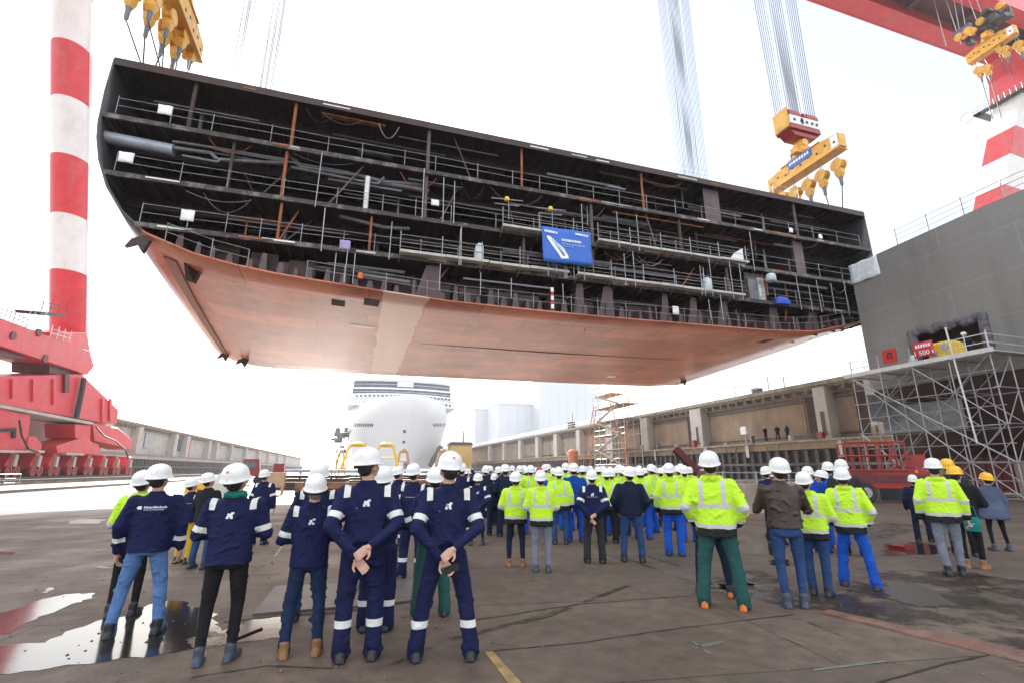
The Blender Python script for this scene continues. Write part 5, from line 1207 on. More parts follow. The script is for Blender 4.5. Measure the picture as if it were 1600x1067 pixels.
# ================================================================== DOCK WALLS
def dockwall(name, side, p0, y0, y1, lab, pil, ztopw=11.5, zl=4.85, pale=False):
    s = side; t = thing('dock_wall', lab, 'dock wall'); P0 = s*p0
    def bx_(nm, xa, xb, ya, yb, za, zb, m): mb = MB(); mb.box((P0+s*xa, ya, za), (P0+s*xb, yb, zb)); o = mb.build(nm, m, t); return o
    mw = M_concrete_pale if pale else M_concrete
    bx_('upper_wall', .9, 4, y0, y1, zl, ztopw-.55, mw)
    mb = MB(); y = y0
    mb.box((P0+s*(-.35), y0, ztopw-.45), (P0+s*4.2, y1, ztopw)); mb.box((P0+s*(-.05), y0, ztopw-.75), (P0+s*.9, y1, ztopw-.452)); mb.build('coping', M_coping, t)
    mb = MB()
    while y < min(y1, 260): mb.box((P0+s*(.02), y, ztopw-1.15), (P0+s*.9, y+.35, ztopw-.752)); y += 1.6
    mb.build('corbels', M_coping, t)
    bx_('walkway', -1.6, 4, y0, y1, zl-.1, zl+.12, M_coping)
    bx_('lower_wall', -1.2, 4, y0, y1, 3.95, zl-.1, mw if pale else M_concrete_tan)
    bx_('fender_face', -1.0, 4, y0, y1, 0, 3.95, M_fender)
    mb = MB(); y = y0
    while y < min(y1, 200): mb.box((P0+s*(-1.3), y, 0), (P0+s*(-1.0), y+.45, 3.8)); y += 1.35
    mb.box((P0+s*(-1.45), y0, 2.15), (P0+s*(-1.3), y1, 2.45)); mb.build('fender_piles', M_fenderbar, t)
    if not pale:   # curb at the foot
        bx_('foot_kerb', -4.2, -1.3, y0, y1, 0, .35, M_coping)
    for y, w in pil:
        mb = MB(); mb.box((P0+s*(-.6), y-w/2, zl+.12), (P0+s*.9, y+w/2, ztopw-.752)); mb.build('pilaster', M_concrete_pale, t)
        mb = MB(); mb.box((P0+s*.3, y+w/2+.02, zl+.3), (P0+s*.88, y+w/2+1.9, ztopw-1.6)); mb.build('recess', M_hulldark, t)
    mb = MB(); y = y0+1
    while y < min(y1, 220):
        mb.tube((P0+s*.0, y, ztopw), (P0+s*.0, y, ztopw+1.1), .04, 4); y += 3.1
    for hh in (.55, 1.1): mb.tube((P0, y0, ztopw+hh), (P0, min(y1, 220), ztopw+hh), .02, 4)
    mb.build('quay_railing', M_galvlight, t); return t, P0
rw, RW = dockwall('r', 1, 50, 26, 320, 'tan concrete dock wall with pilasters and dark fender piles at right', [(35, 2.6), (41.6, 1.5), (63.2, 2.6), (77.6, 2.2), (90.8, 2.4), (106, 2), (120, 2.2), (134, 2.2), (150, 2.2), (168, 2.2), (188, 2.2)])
mb = MB()
for y0, y1, z0, z1 in ((45, 61, 5.1, 9.4), (66, 75.5, 5.1, 9.2), (28, 39.5, 5.2, 9.4), (80, 89, 5.2, 9.2), (94, 104, 5.2, 9.3)): mb.box((RW+.82, y0, z0), (RW+.9, y1, z1)); mb.box((RW+.75, y0, z1+.05), (RW+.9, y1, z1+.25))
mb.build('wall_panel', M_concrete_tan, rw)
mb = MB()
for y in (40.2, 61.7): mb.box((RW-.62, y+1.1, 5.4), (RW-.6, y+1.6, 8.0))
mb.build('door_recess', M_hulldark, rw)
mb = MB()
for y, h in ((68, 4.5), (60, 1.6), (56, 1.8), (50, 2.3), (47.5, 1.7), (82, 3), (112, 4)): mb.tube((RW+1, y, 11.5), (RW+1, y, 11.5+h), .06, 5)
mb.box((RW+.5, 51.5, 11.5), (RW+1.5, 52.5, 12.3)); mb.box((RW+.5, 112, 11.5), (RW+1.7, 114, 13.2)); mb.build('bollard_posts', M_steel, rw)
for z_, r_ in ((9.9, .12), (9.5, .07), (5.6, .09)): mb = MB(); mb.tube((RW+.7, 28, z_), (RW+.7, 150, z_), r_, 6); mb.build('wall_pipe', M_pipe, rw)
rr = random.Random(21)
for k in range(16): y = 30+k*5.3+rr.uniform(-1, 1); mb = MB(); w_ = rr.uniform(.3, .9); mb.box((RW-1.5, y, 5.0), (RW-1.0, y+w_, 5.0+rr.uniform(.3, 1.1))); mb.build('locker', (M_pipe, M_coping, M_machred, M_concrete_pale)[k % 4], rw)
for y in (39, 52, 60, 73, 88): mb = MB(); mb.box((RW-1.62, y, 3.2), (RW-1.58, y+rr.uniform(.3, .8), 4.7)); mb.build('repair_patch', M_concrete_pale, rw)
for k in range(4):
    y = 47+k*7; mb = MB(); mb.path([(RW-1.66, y+j*.35, 4.6-1.5*sin(j*.52)) for j in range(7)], .05, 5); mb.build('hose', M_black, rw)
# things on the walkway
q = onp(1163, 665, 48.9); o = MB(); o.box((-.3, -.5, 0), (.3, .5, .9)); o.box((-.25, -.4, .9), (.25, .4, 1.0)); o = o.build('white_box', M_white); o.location = (48.9, q.y, 6.2); tag(o, 'small white box on the dock wall walkway left of the three figures', 'box')
mb = MB(); mb.tube((48.9, q.y, 4.97), (48.9, q.y, 6.2), .08, 6); m_ = mb.build('stand', M_galv, o); m_.matrix_parent_inverse = Matrix.Translation(o.location).inverted()
lw, LW = dockwall('l', -1, 46, 60, 480, 'pale concrete dock wall running away at left', [(112, 3), (127, 2.2), (150, 2.5), (160, 2.5), (182, 2), (192, 2), (213, 2), (240, 2), (270, 2), (300, 2), (335, 2), (370, 2)], pale=True)
mb = MB()
for y in (128.5, 133.5, 156, 194, 217, 245, 275): mb.box((LW-.86, y, 6.6), (LW-.92+.12, y+3.4, 9.9))
for y in (128.5, 133.5, 156, 194, 217, 245, 275): mb.box((LW-.78, y, 6.6), (LW-.74, y+3.4, 9.9))
mb.build('window', M_shipglass, lw)
mb = MB()
for y in (163, 165): mb.box((LW-.5, y, 5), (LW-.3, y+.3, 11)); 
mb.box((LW-.6, 163, 7), (LW-.35, 165.3, 7.3)); mb.build('ladder', M_red, lw)

# ---- stair scaffold in front of the right wall
ss = thing('scaffold', 'tall pale stair scaffold with orange legs in front of the right dock wall', 'scaffold'); X0, X1 = 43.6, 46.8; YA, YB = 74.5, 86.
ZL = [0, 2.6, 5.2, 7.8, 10.4, 13., 15.4]
def sst(n_, a, c, r, m=M_galvlight): mb = MB(); mb.tube(a, c, r, 5); return mb.build(n_, m, ss)
for x in (X0, X1):
    for k in range(6): y = lerp(YA, YB, k/5); sst('standard', (x, y, 0), (x, y, 16.4), .06)
for z in ZL[1:]:
    for x in (X0, X1): sst('ledger', (x, YA, z), (x, YB, z), .05)
    mb = MB(); mb.box((X0, YA if int(z*2) % 3 else lerp(YA, YB, .4), z-.08), (X1, YB, z)); mb.build('landing', M_wood if z > 12 else M_concrete, ss)
    sst('rail', (X0, YA, z+1.), (X0, YB, z+1.), .04)
for i, (z0, z1) in enumerate(zip(ZL[:-1], ZL[1:])):
    a, c = (YA+1.5, YB-1.5) if i % 2 else (YB-1.5, YA+1.5); mb = MB(); mb.beam((X0-.1, a, z0), (X0-.1, c, z1), .2, .35); mb.build('stair', M_concrete, ss)
for ya, yb in ((YA-4, YA+4), (YB+.5, YB-2), (YA-1, YA-2.5), (YB+4, YB-1)): sst('brace', (X0-1.2, ya, 0), (X0-.3, yb, 13.5), .09, M_tower)
q = onp(895, 700, 44); t = thing('orange_barrel', 'bright orange barrel shape at the foot of the right wall beyond the crowd', 'barrel', (q.x, q.y, 2.5)); mb = MB(); mb.lathe((0, 0, 0), [(1., 0), (1.05, .2), (1., 1.4), (1.05, 2.8), (1., 3.), (.4, 3.4)], 14); mb.build('barrel_body', M_tower, t, 40); mb = MB(); mb.box((-1.6, -1.6, -2.5), (1.6, 1.6, 0)); mb.build('barrel_stand', M_coping, t)

# ================================================================== FAR SHIP, HALLS, TRESTLES
fs = thing('cruise_ship', 'white cruise ship far off with its bow towards the camera', 'ship', (0, 0, 0)); CX = 16.5; YS = 168.
def hbw(t, z):   # half breadth at t (0 stem .. 1) and height
    fl = min(1, max(0, (z-2)/20)); b_ = 22.5
    full = min(1, t*1.3)**(.72-.30*fl)
    return b_*full*(.74+.26*fl**.8)
def stem(z): return YS+7-7*min(1, max(0, z-6)/17)
mb = MB(); zz_ = [2.2, 4, 7, 10, 13, 16, 19, 22, 25]; tt = [0, .03, .07, .13, .2, .3, .42, .56, .72, 1]
for s in (-1, 1):
    rows = [[(CX+s*hbw(t, z), stem(z)+t*(75-(stem(z)-YS)), z) for t in tt] for z in zz_]; mb.grid(rows)
mb.build('hull', M_shipwhite, fs, 50)
mb = MB()
for s in (-1, 1): mb.grid([[(CX+s*hbw(t, z)*1.002, stem(z)+t*75-.05, z) for t in tt] for z in (2.0, 4.6)])
mb.build('boot_top', mat('slate band', (.16, .18, .22), .5), fs, 50)
mb = MB(); mb.poly([(CX-hbw(t, 25), stem(25)+t*75, 24.9) for t in tt]+[(CX+hbw(t, 25), stem(25)+t*75, 24.9) for t in reversed(tt)])
rows = [[(CX-hbw(t, 25), stem(25)+t*75, z) for t in reversed(tt)]+[(CX+hbw(t, 25), stem(25)+t*75, z) for t in tt] for z in (25, 26.3)]; mb.grid(rows); mb.build('bulwark', M_shipwhite, fs)
def tier(y, hw, z0, z1, m, nm, bow=4):
    mb = MB(); n = 12; ring = [(CX+hw*(2*k/n-1), y+bow*(2*k/n-1)**2) for k in range(n+1)]+[(CX+hw, y+40), (CX-hw, y+40)]
    mb.grid([[(x, yy, z0) for x, yy in ring], [(x, yy, z1) for x, yy in ring]], True, True, True); return mb.build(nm, m, fs)
tier(193, 21.5, 26, 28.3, M_shipwhite, 'superstructure', 7); tier(193.4, 21, 28.3, 28.9, M_hall, 'deck_edge', 7); tier(196, 20.8, 28.9, 31, M_shipwhite, 'superstructure', 6); tier(200, 20, 31, 33.1, M_shipglass, 'window_band'); tier(199.4, 20.4, 33.1, 33.8, M_shipwhite, 'deck_edge'); tier(201, 19.8, 33.8, 36.4, M_shipglass, 'window_band'); tier(200, 19.4, 36.4, 37.2, M_hall, 'deck_edge')
mb = MB(); mb.box((CX-2.8, 199, 34.2), (CX+3.6, 199.9, 36.2)); mb.build('bridge_front', M_shipwhite, fs)
mb = MB()
for x in (-1.8, 2.8): mb.box((CX+x-.9, 194.8, 28.2), (CX+x+.9, 195.9, 29.9))
for k in range(13): x = -19+k*3.1; mb.box((CX+x, 195.5+6*(x/20.5)**2-.1, 27.6), (CX+x+1.6, 196+6*(x/20.5)**2, 28.2))
mb.build('window', M_shipglass, fs)
for zi_, z_ in enumerate((26.9, 29.6)):
    for k in range(24): x = -18.5+k*1.6; mb = MB(); yy_ = (193 if zi_ == 0 else 196)+(7 if zi_ == 0 else 6)*(x/21)**2; mb.box((CX+x, yy_-.25, z_), (CX+x+.9, yy_+.3, z_+.7)); mb.build('porthole', M_shipglass, fs)
for z_ in (27.2, 31.9, 34.9):
    mb = MB(); n_ = 16; mb.path([(CX-20+40*k/n_, (188 if z_ < 28 else 198.3)+4*(2*k/n_-1)**2, z_) for k in range(n_+1)], .09, 4); mb.build('deck_rail', M_hall, fs)
mb = MB(); mb.tube((CX, 215, 37), (CX, 215, 46), .5, 6); mb.tube((CX-4, 215, 42), (CX+4, 215, 42), .25, 5); mb.lathe((CX-7, 214, 37), [(.2, 0), (1.6, .6), (1.9, 2), (1.2, 3.4), (.2, 3.8)], 12); mb.lathe((CX+8, 214, 37), [(.2, 0), (1.3, .6), (1.6, 1.7), (.9, 3), (.2, 3.2)], 12); mb.build('mast', M_hall, fs)
def hullmark(px0, px1, py0, py1, n):
    mb = MB(); rr = random.Random(int(px0))
    bvh_o = [o for o in fs.children if o.name.startswith('hull')][0]; bv = BVHTree.FromPolygons([v.co for v in bvh_o.data.vertices], [p.vertices for p in bvh_o.data.polygons])
    x = px0; w_ = (px1-px0)/n
    for k in range(n):
        ps = []
        for xx_, yy_ in ((x, py0), (x+w_*.65, py0), (x+w_*.65, py1), (x, py1)):
            h = bv.ray_cast(Vector((0, 0, EYE)), ray(xx_, yy_))[0]
            ps.append(h-ray(xx_, yy_).normalized()*.25 if h else None)
        if all(p is not None for p in ps): mb.prism(ps, ray(x, py0).normalized()*.2)
        x += w_
    return mb
try:
    hullmark(554, 584, 661, 666, 9).build('name_lettering', M_shipglass, fs); hullmark(677, 697, 661, 666, 8).build('name_lettering', M_shipglass, fs)
    for a in ((630, 636, 671, 676), (629, 635, 688, 692), (566, 574, 692, 696), (545, 550, 670, 676)): hullmark(*a, 1).build('hull_fitting', M_shipglass, fs)
except Exception as e: print('mark', e)
mb = MB(); mb.beam((CX+9, YS+12, 3), (CX+13, YS+14, 10), 1.4, 1.4); mb.build('bow_fitting', M_pipe, fs)
mb = MB(); rr = random.Random(2)
for k in range(14): mb.cbox((CX-23+rr.uniform(-3, 2.5), YS+30+rr.uniform(-4, 4), rr.uniform(8, 17)), (rr.uniform(.6, 3), rr.uniform(1, 3), rr.uniform(.5, 2)))
for k in range(6): mb.tube((CX-26+k*1.2, YS+30, 0), (CX-26+k*1.2, YS+30, 16), .15, 4)
tag(mb.build('staging', M_pipe), 'grey staging stacked beside the far cruise ship on its left', 'staging')
def trestle(px, base_d, h, w, m, lab, group=None):
    q = ond(px, 735, base_d); t = thing('trestle', lab, 'trestle', (q.x, base_d, 0), group)
    for sx_ in (-1, 1):
        for sy in (-1, 1): mb = MB(); mb.tube((sx_*w/2, sy*1.2, 0), (sx_*w*.22, sy*.5, h), .20, 6); mb.build('leg', m, t)
    mb = MB(); mb.box((-w*.24, -.5, h-.15), (w*.24, .5, h+.25)); mb.lathe((0, 0, h+.25), [(w*.2, 0), (w*.18, .3), (w*.1, .5)], 10)
    for z in (.35, .65): mb.tube((-w/2*(1-z*.55), -1, h*z), (w/2*(1-z*.55), -1, h*z), .13, 5)
    mb.build('cross_head', m, t); return t
trestle(556, 96, 5.9, 6.5, M_lampyellow, 'left of two yellow trestles in front of the far ship', 'dock trestles'); trestle(601, 96, 5.9, 6., M_lampyellow, 'right of two yellow trestles in front of the far ship', 'dock trestles')
trestle(629, 100, 5.0, 3.2, M_wood, 'narrow tan trestle under the bow of the far ship', 'dock trestles'); trestle(692, 100, 5.0, 4.0, M_wood, 'tan trestle right of the far ship bow', 'dock trestles'); trestle(531, 120, 5.4, 2.2, M_wood, 'thin tan trestle left of the yellow ones', 'dock trestles')
def hall(x0, x1, yt, d, dep, lab, m=M_hall):
    a = ond(x0, 720, d); b_ = ond(x1, 720, d); h = (ond(x0, yt, d).z+ond(x1, yt, d).z)/2; t = thing('hall', lab, 'building', (a.x, d, 0), 'pale halls beyond the dock')
    mb = MB(); mb.box((0, 0, 0), (b_.x-a.x, dep, h)); mb.build('wall', m, t)
    mb = MB(); mb.box((-.6, -.6, h), (b_.x-a.x+.6, dep, h+1.2)); mb.build('roof_edge', m, t); mb = MB(); w_ = b_.x-a.x
    for k in range(1, int(w_/9)): mb.box((k*9, -.2, 0), (k*9+.4, 0, h))
    mb.build('cladding_seam', m, t)
hall(778, 846, 632, 430, 90, 'wide bright hall beyond the right dock wall, middle of three'); hall(845, 945, 596, 410, 60, 'tallest pale hall beyond the right dock wall'); hall(741, 780, 640, 470, 60, 'dimmer hall left of the wide bright one')
q = ond(700, 705, 330); t = thing('tank', 'white storage tank left of the distant halls', 'tank', (q.x, 330, 0)); mb = MB(); mb.lathe((0, 0, 0), [(9, 0), (9, 22), (5, 25), (.5, 26)], 24); mb.build('tank_body', M_shipwhite, t, 40); mb = MB(); mb.tube((9.2, 0, 0), (9.2, 0, 25), .3, 5); mb.build('pipe', M_galv, t)
q = ond(721, 700, 200); t = thing('shed', 'small yellow shed with dark roof on the far quay', 'shed', (q.x, 200, 0)); mb = MB(); mb.box((-4.5, 0, 0), (4.5, 6, 11.5)); mb.build('wall', mat('sand yellow cladding', (.62, .40, .12), .6), t); mb = MB(); mb.prism([(-5, -.5, 11.5), (5, -.5, 11.5), (4, -.5, 12.6), (-4, -.5, 12.6)], (0, 7, 0)); mb.tube((1.2, 2, 12), (1.2, 2, 17), .2, 5); mb.build('roof', M_steel, t)
# ================================================================== GROUND
M_ground = mat('worn yard concrete', (.104, .074, .055), .5, 0, .28, .35, .5, 22, dirt=(.055, .038, .029), dirt_amt=.75, dirt_scale=.55, fine=.24)
nt = M_ground.node_tree; N = nt.nodes; L = nt.links; b = N['Principled BSDF']; out = b.inputs['Base Color'].links[0].from_socket
tc = N.new('ShaderNodeTexCoord')
nw_ = N.new('ShaderNodeTexNoise'); nw_.inputs['Scale'].default_value = .5; nw_.inputs['Detail'].default_value = 4; L.new(tc.outputs['Object'], nw_.inputs['Vector'])
vm = N.new('ShaderNodeMix'); vm.data_type = 'VECTOR'; vm.inputs['Factor'].default_value = .06; L.new(tc.outputs['Object'], vm.inputs['A']); L.new(nw_.outputs['Color'], vm.inputs['B'])
mpg = N.new('ShaderNodeMapping'); mpg.inputs['Rotation'].default_value = (0, 0, radians(8)); mpg.inputs['Location'].default_value = (1.2, .55, 0); L.new(vm.outputs['Result'], mpg.inputs['Vector'])
br = N.new('ShaderNodeTexBrick'); br.inputs['Scale'].default_value = 1; br.inputs['Brick Width'].default_value = 7.5; br.inputs['Row Height'].default_value = 2.35; br.inputs['Mortar Size'].default_value = .012; br.inputs['Mortar Smooth'].default_value = .3; br.offset = .37
br.inputs['Color1'].default_value = (.92, .92, .92, 1); br.inputs['Color2'].default_value = (1.09, 1.08, 1.07, 1); br.inputs['Mortar'].default_value = (.38, .36, .35, 1); L.new(mpg.outputs[0], br.inputs['Vector'])
mu = N.new('ShaderNodeMix'); mu.data_type = 'RGBA'; mu.blend_type = 'MULTIPLY'; mu.inputs['Factor'].default_value = 1; L.new(out, mu.inputs['A']); L.new(br.outputs['Color'], mu.inputs['B'])
# sunlit far yard beyond the block's shadow: its brightness painted in as paler colour
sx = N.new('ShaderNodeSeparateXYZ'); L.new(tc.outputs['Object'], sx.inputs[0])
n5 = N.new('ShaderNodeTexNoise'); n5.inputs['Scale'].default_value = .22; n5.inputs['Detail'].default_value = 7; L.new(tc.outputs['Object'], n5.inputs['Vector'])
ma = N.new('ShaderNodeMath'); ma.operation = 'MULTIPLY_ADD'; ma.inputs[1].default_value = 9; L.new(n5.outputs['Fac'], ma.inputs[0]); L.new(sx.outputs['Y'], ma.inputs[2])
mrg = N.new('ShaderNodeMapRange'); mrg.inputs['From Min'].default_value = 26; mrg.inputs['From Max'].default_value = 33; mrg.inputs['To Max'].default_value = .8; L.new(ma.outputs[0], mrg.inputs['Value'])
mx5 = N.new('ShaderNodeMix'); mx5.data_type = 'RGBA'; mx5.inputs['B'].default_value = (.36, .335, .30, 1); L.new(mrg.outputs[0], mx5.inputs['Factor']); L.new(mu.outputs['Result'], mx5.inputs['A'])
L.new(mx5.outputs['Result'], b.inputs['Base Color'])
n6 = N.new('ShaderNodeTexNoise'); n6.inputs['Scale'].default_value = .8; n6.inputs['Detail'].default_value = 6; L.new(tc.outputs['Object'], n6.inputs['Vector'])
mr6 = N.new('ShaderNodeMapRange'); mr6.inputs['From Min'].default_value = .35; mr6.inputs['From Max'].default_value = .65; mr6.inputs['To Min'].default_value = .50; mr6.inputs['To Max'].default_value = .80; L.new(n6.outputs['Fac'], mr6.inputs['Value']); L.new(mr6.outputs[0], b.inputs['Roughness'])
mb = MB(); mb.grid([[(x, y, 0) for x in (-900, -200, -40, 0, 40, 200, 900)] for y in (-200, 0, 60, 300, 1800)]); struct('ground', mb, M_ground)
# standing water, wet mud and painted lines
M_water = mat('standing water', (.020, .017, .015), .115, 0, .1, .6, .05, 3.5, spec=.7)
M_damp = mat('wet mud', (.035, .024, .019), .24, 0, .45, 1.4, .35, 16, dirt=(.075, .05, .036), dirt_amt=.5, dirt_scale=1.2)
ntd = M_damp.node_tree; ND = ntd.nodes; LD = ntd.links; bd = ND['Principled BSDF']; bd.inputs['Specular IOR Level'].default_value = .4
tcd = ND.new('ShaderNodeTexCoord'); nd = ND.new('ShaderNodeTexNoise'); nd.inputs['Scale'].default_value = .9; nd.inputs['Detail'].default_value = 9; nd.inputs['Roughness'].default_value = .68; LD.new(tcd.outputs['Object'], nd.inputs['Vector'])
rd = ND.new('ShaderNodeValToRGB'); rd.color_ramp.elements[0].position = .44; rd.color_ramp.elements[1].position = .56; LD.new(nd.outputs['Fac'], rd.inputs['Fac'])
trd = ND.new('ShaderNodeBsdfTransparent'); msd = ND.new('ShaderNodeMixShader'); LD.new(rd.outputs['Color'], msd.inputs['Fac']); LD.new(trd.outputs[0], msd.inputs[1]); LD.new(bd.outputs[0], msd.inputs[2]); LD.new(msd.outputs[0], ND['Material Output'].inputs['Surface'])
mrd = ND.new('ShaderNodeMapRange'); mrd.inputs['From Min'].default_value = .4; mrd.inputs['From Max'].default_value = .7; mrd.inputs['To Min'].default_value = .55; mrd.inputs['To Max'].default_value = .16; LD.new(nd.outputs['Fac'], mrd.inputs['Value']); LD.new(mrd.outputs[0], bd.inputs['Roughness'])
M_sheen = mat('rippled shallow water', (.05, .042, .036), .32, 0, .3, 2., .5, 30, spec=.9)
def blob(pix, z, name, m, seed=1, jag=.10, sub=5):
    P_ = [ground(x, y) for x, y in pix]; rr = random.Random(seed); out_ = []; n = len(P_)
    for i in range(n):
        a, c = P_[i], P_[(i+1) % n]; dl = (c-a).length
        for k in range(sub):
            q = a.lerp(c, k/sub); j = min(jag, dl*.09); out_.append((q.x+rr.uniform(-j, j), q.y+rr.uniform(-j, j), z))
    mb = MB(); cx_ = sum(p[0] for p in out_)/len(out_); cy_ = sum(p[1] for p in out_)/len(out_)
    import mathutils
    tri = mathutils.geometry.tessellate_polygon([[Vector(p) for p in out_]])
    mb.v = out_; mb.f = [tuple(t) for t in tri]; mb.m = [0]*len(tri)
    return struct(name, mb, m)
blob([(-60, 1062), (60, 1046), (150, 1034), (250, 1022), (300, 1014), (350, 1008), (438, 996), (452, 975), (440, 962), (395, 968), (352, 985), (338, 972), (330, 950), (262, 938), (232, 944), (200, 962), (160, 968), (110, 985), (70, 1004), (0, 1008), (-60, 1014)], .004, 'puddle', M_water, 2)
blob([(-40, 992), (10, 990), (40, 972), (100, 948), (142, 934), (146, 927), (100, 928), (60, 938), (0, 958), (-40, 962)], .004, 'puddle', M_water, 3)
blob([(64, 926), (76, 926), (84, 918), (72, 917)], .004, 'puddle', M_water, 4); blob([(-20, 868), (20, 866), (25, 862), (-20, 860)], .004, 'puddle', M_water, 5)
blob([(100, 817), (150, 818), (165, 811), (120, 810)], .004, 'puddle', M_sheen, 6)
blob([(300, 1012), (345, 1006), (352, 990), (330, 985), (290, 1000)], .006, 'mud_patch', M_damp, 7, .04)
blob([(1150, 862), (1215, 868), (1220, 850), (1290, 842), (1230, 836), (1160, 842)], .004, 'puddle', M_water, 8); blob([(1200, 882), (1240, 884), (1236, 874), (1205, 874)], .004, 'puddle', M_water, 9)
blob([(1290, 962), (1420, 990), (1560, 1016), (1680, 1040), (1680, 905), (1580, 905), (1510, 893), (1400, 889), (1340, 902), (1300, 930), (1130, 905), (1120, 918), (1200, 940)], .004, 'mud_patch', M_damp, 10, .12)
blob([(1385, 935), (1440, 948), (1490, 946), (1470, 925), (1420, 912), (1385, 912)], .008, 'puddle', M_sheen, 11, .06)
blob([(1380, 868), (1460, 866), (1500, 858), (1430, 846), (1380, 850)], .004, 'puddle', M_water, 12); blob([(1330, 845), (1400, 838), (1450, 822), (1380, 815), (1320, 830)], .004, 'mud_patch', M_damp, 13)
blob([(1060, 912), (1110, 925), (1240, 905), (1180, 890)], .004, 'mud_patch', M_damp, 14, .1)
def stripe(pix, m, name, z=.004):
    P_ = [ground(x, y) for x, y in pix]; mb = MB(); mb.poly([(p.x, p.y, z) for p in P_]); return struct(name, mb, m)
M_yline = mat('worn yellow line', (.30, .20, .075), .6, 0, .4, 6, dirt=(.10, .08, .07), dirt_amt=.8, dirt_scale=5)
M_rline = mat('rust red rail', (.145, .068, .048), .6, 0, .45, 3, dirt=(.27, .17, .135), dirt_amt=.8, dirt_scale=2.2, fine=.25)
M_wline = mat('worn pale line', (.22, .20, .17), .6, 0, .3, 5, dirt=(.1, .08, .07), dirt_amt=.8, dirt_scale=4)
stripe([(757, 1018), (770, 1017), (822, 1075), (800, 1075)], M_yline, 'painted_line'); stripe([(428, 868), (431, 869), (447, 846), (445, 845)], M_wline, 'painted_line')
def bar(pix, h, m, name):
    P_ = [ground(x, y) for x, y in pix]; mb = MB(); mb.prism([(p.x, p.y, 0) for p in P_], (0, 0, h)); return struct(name, mb, m)
bar([(1280, 957), (1296, 953), (1640, 1026), (1640, 1046)], .012, M_rline, 'rail_strip')
M_chalk = mat('green chalk mark', (.115, .13, .11), .7, 0, .3, 8)
for a in ([(1080, 1002), (1084, 1001), (1112, 1022), (1108, 1022)], [(1090, 1008), (1130, 1001), (1131, 1003), (1092, 1010)], [(1210, 991), (1214, 990), (1262, 1008), (1258, 1009)], [(1270, 1045), (1385, 1031), (1386, 1034), (1272, 1048)], [(1085, 1012), (1130, 1003), (1130, 1004), (1086, 1014)]): stripe(a, M_chalk, 'chalk_mark')
# joints and cracks that cross the yard
M_joint = mat('dark joint', (.020, .016, .014), .7, 0, .4, 6)
def crack(pix, wpx, name='joint', seed=3):
    rr = random.Random(seed); P_ = []
    for (a, b_) in zip(pix[:-1], pix[1:]):
        for k in range(8): P_.append(ground(lerp(a[0], b_[0], k/8)+rr.uniform(-1, 1), lerp(a[1], b_[1], k/8)+rr.uniform(-.5, .5)))
    P_.append(ground(*pix[-1])); mb = MB(); rows = []
    for p in P_:
        w_ = wpx*rr.uniform(.5, 1.3); rows.append([(p.x, p.y-w_, .005), (p.x, p.y+w_, .005)])
    mb.grid(rows); return struct(name, mb, M_joint)
crack([(735, 970), (900, 944), (1080, 930)], .011, seed=4); crack([(760, 1017), (900, 1005), (1060, 981), (1240, 960)], .010, seed=5); crack([(1370, 1067), (1480, 1036), (1600, 1012)], .012, seed=6); crack([(350, 972), (440, 962), (520, 958), (640, 940)], .03, seed=7); crack([(300, 1058), (420, 1040), (520, 1044)], .01, seed=8); crack([(1010, 884), (1060, 905), (1110, 918)], .03, seed=9)
mb = MB(); P_ = [ground(x, y) for x, y in ((205, 948), (420, 968), (640, 942), (640, 915), (540, 905), (430, 930))]
# steel covers on the ground behind the near row
for i, pix in enumerate(([(395, 962), (545, 950), (560, 912), (430, 918)], [(550, 950), (650, 940), (650, 905), (566, 911)])):
    P_ = [ground(x, y) for x, y in pix]; mb = MB(); mb.prism([(p.x, p.y, 0) for p in P_], (0, 0, .03)); tag(mb.build('steel_cover', M_rustplate if 0 else mat('grey cover plate', (.105, .09, .082), .5, .1, .25, 2, dirt=(.05, .04, .03), dirt_amt=.6)), ('left', 'right')[i]+' flat grey cover plate on the ground behind the near coveralls', 'cover plate')
q = ground(385, 1000); mb = MB(); mb.beam((-.15, -.1, .02), (.12, .12, .06), .02, .03); o = mb.build('wood_scrap', M_black); o.location = (q.x, q.y, .004); tag(o, 'small dark stick lying in the puddle beside the black trousers', 'stick')

for i_, (pix, w_) in enumerate((([(980, 872), (1060, 902), (1130, 925), (1240, 962), (1330, 1000)], .10), ([(1010, 868), (1090, 893), (1180, 918), (1290, 950)], .10), ([(0, 905), (150, 885), (260, 900)], .05), ([(560, 1060), (700, 1000), (860, 960), (1020, 900)], .06))):
    P_ = []
    for a, c in zip(pix[:-1], pix[1:]): P_ += [ground(lerp(a[0], c[0], k/6), lerp(a[1], c[1], k/6)) for k in range(6)]
    mb = MB(); mb.grid([[(p.x-w_*.3, p.y-w_, .0045+.001*i_), (p.x+w_*.3, p.y+w_, .0045+.001*i_)] for p in P_]); struct('tyre_mark', mb, M_damp)
rr = random.Random(77); mb = MB()
for k in range(420):
    px_ = rr.uniform(-20, 1620); py_ = 860+205*rr.random()**1.3; p = ground(px_, py_); s_ = rr.uniform(.004, .016)*(1.6 if rr.random() < .1 else 1)
    mb.ell((p.x, p.y, s_*.3), (s_, s_*rr.uniform(.6, 1.4), s_*.7), None, 5, 4)
tag(mb.build('grit', mat('stone grit', (.13, .105, .085), .8, 0, .5, 30)), kind='stuff')
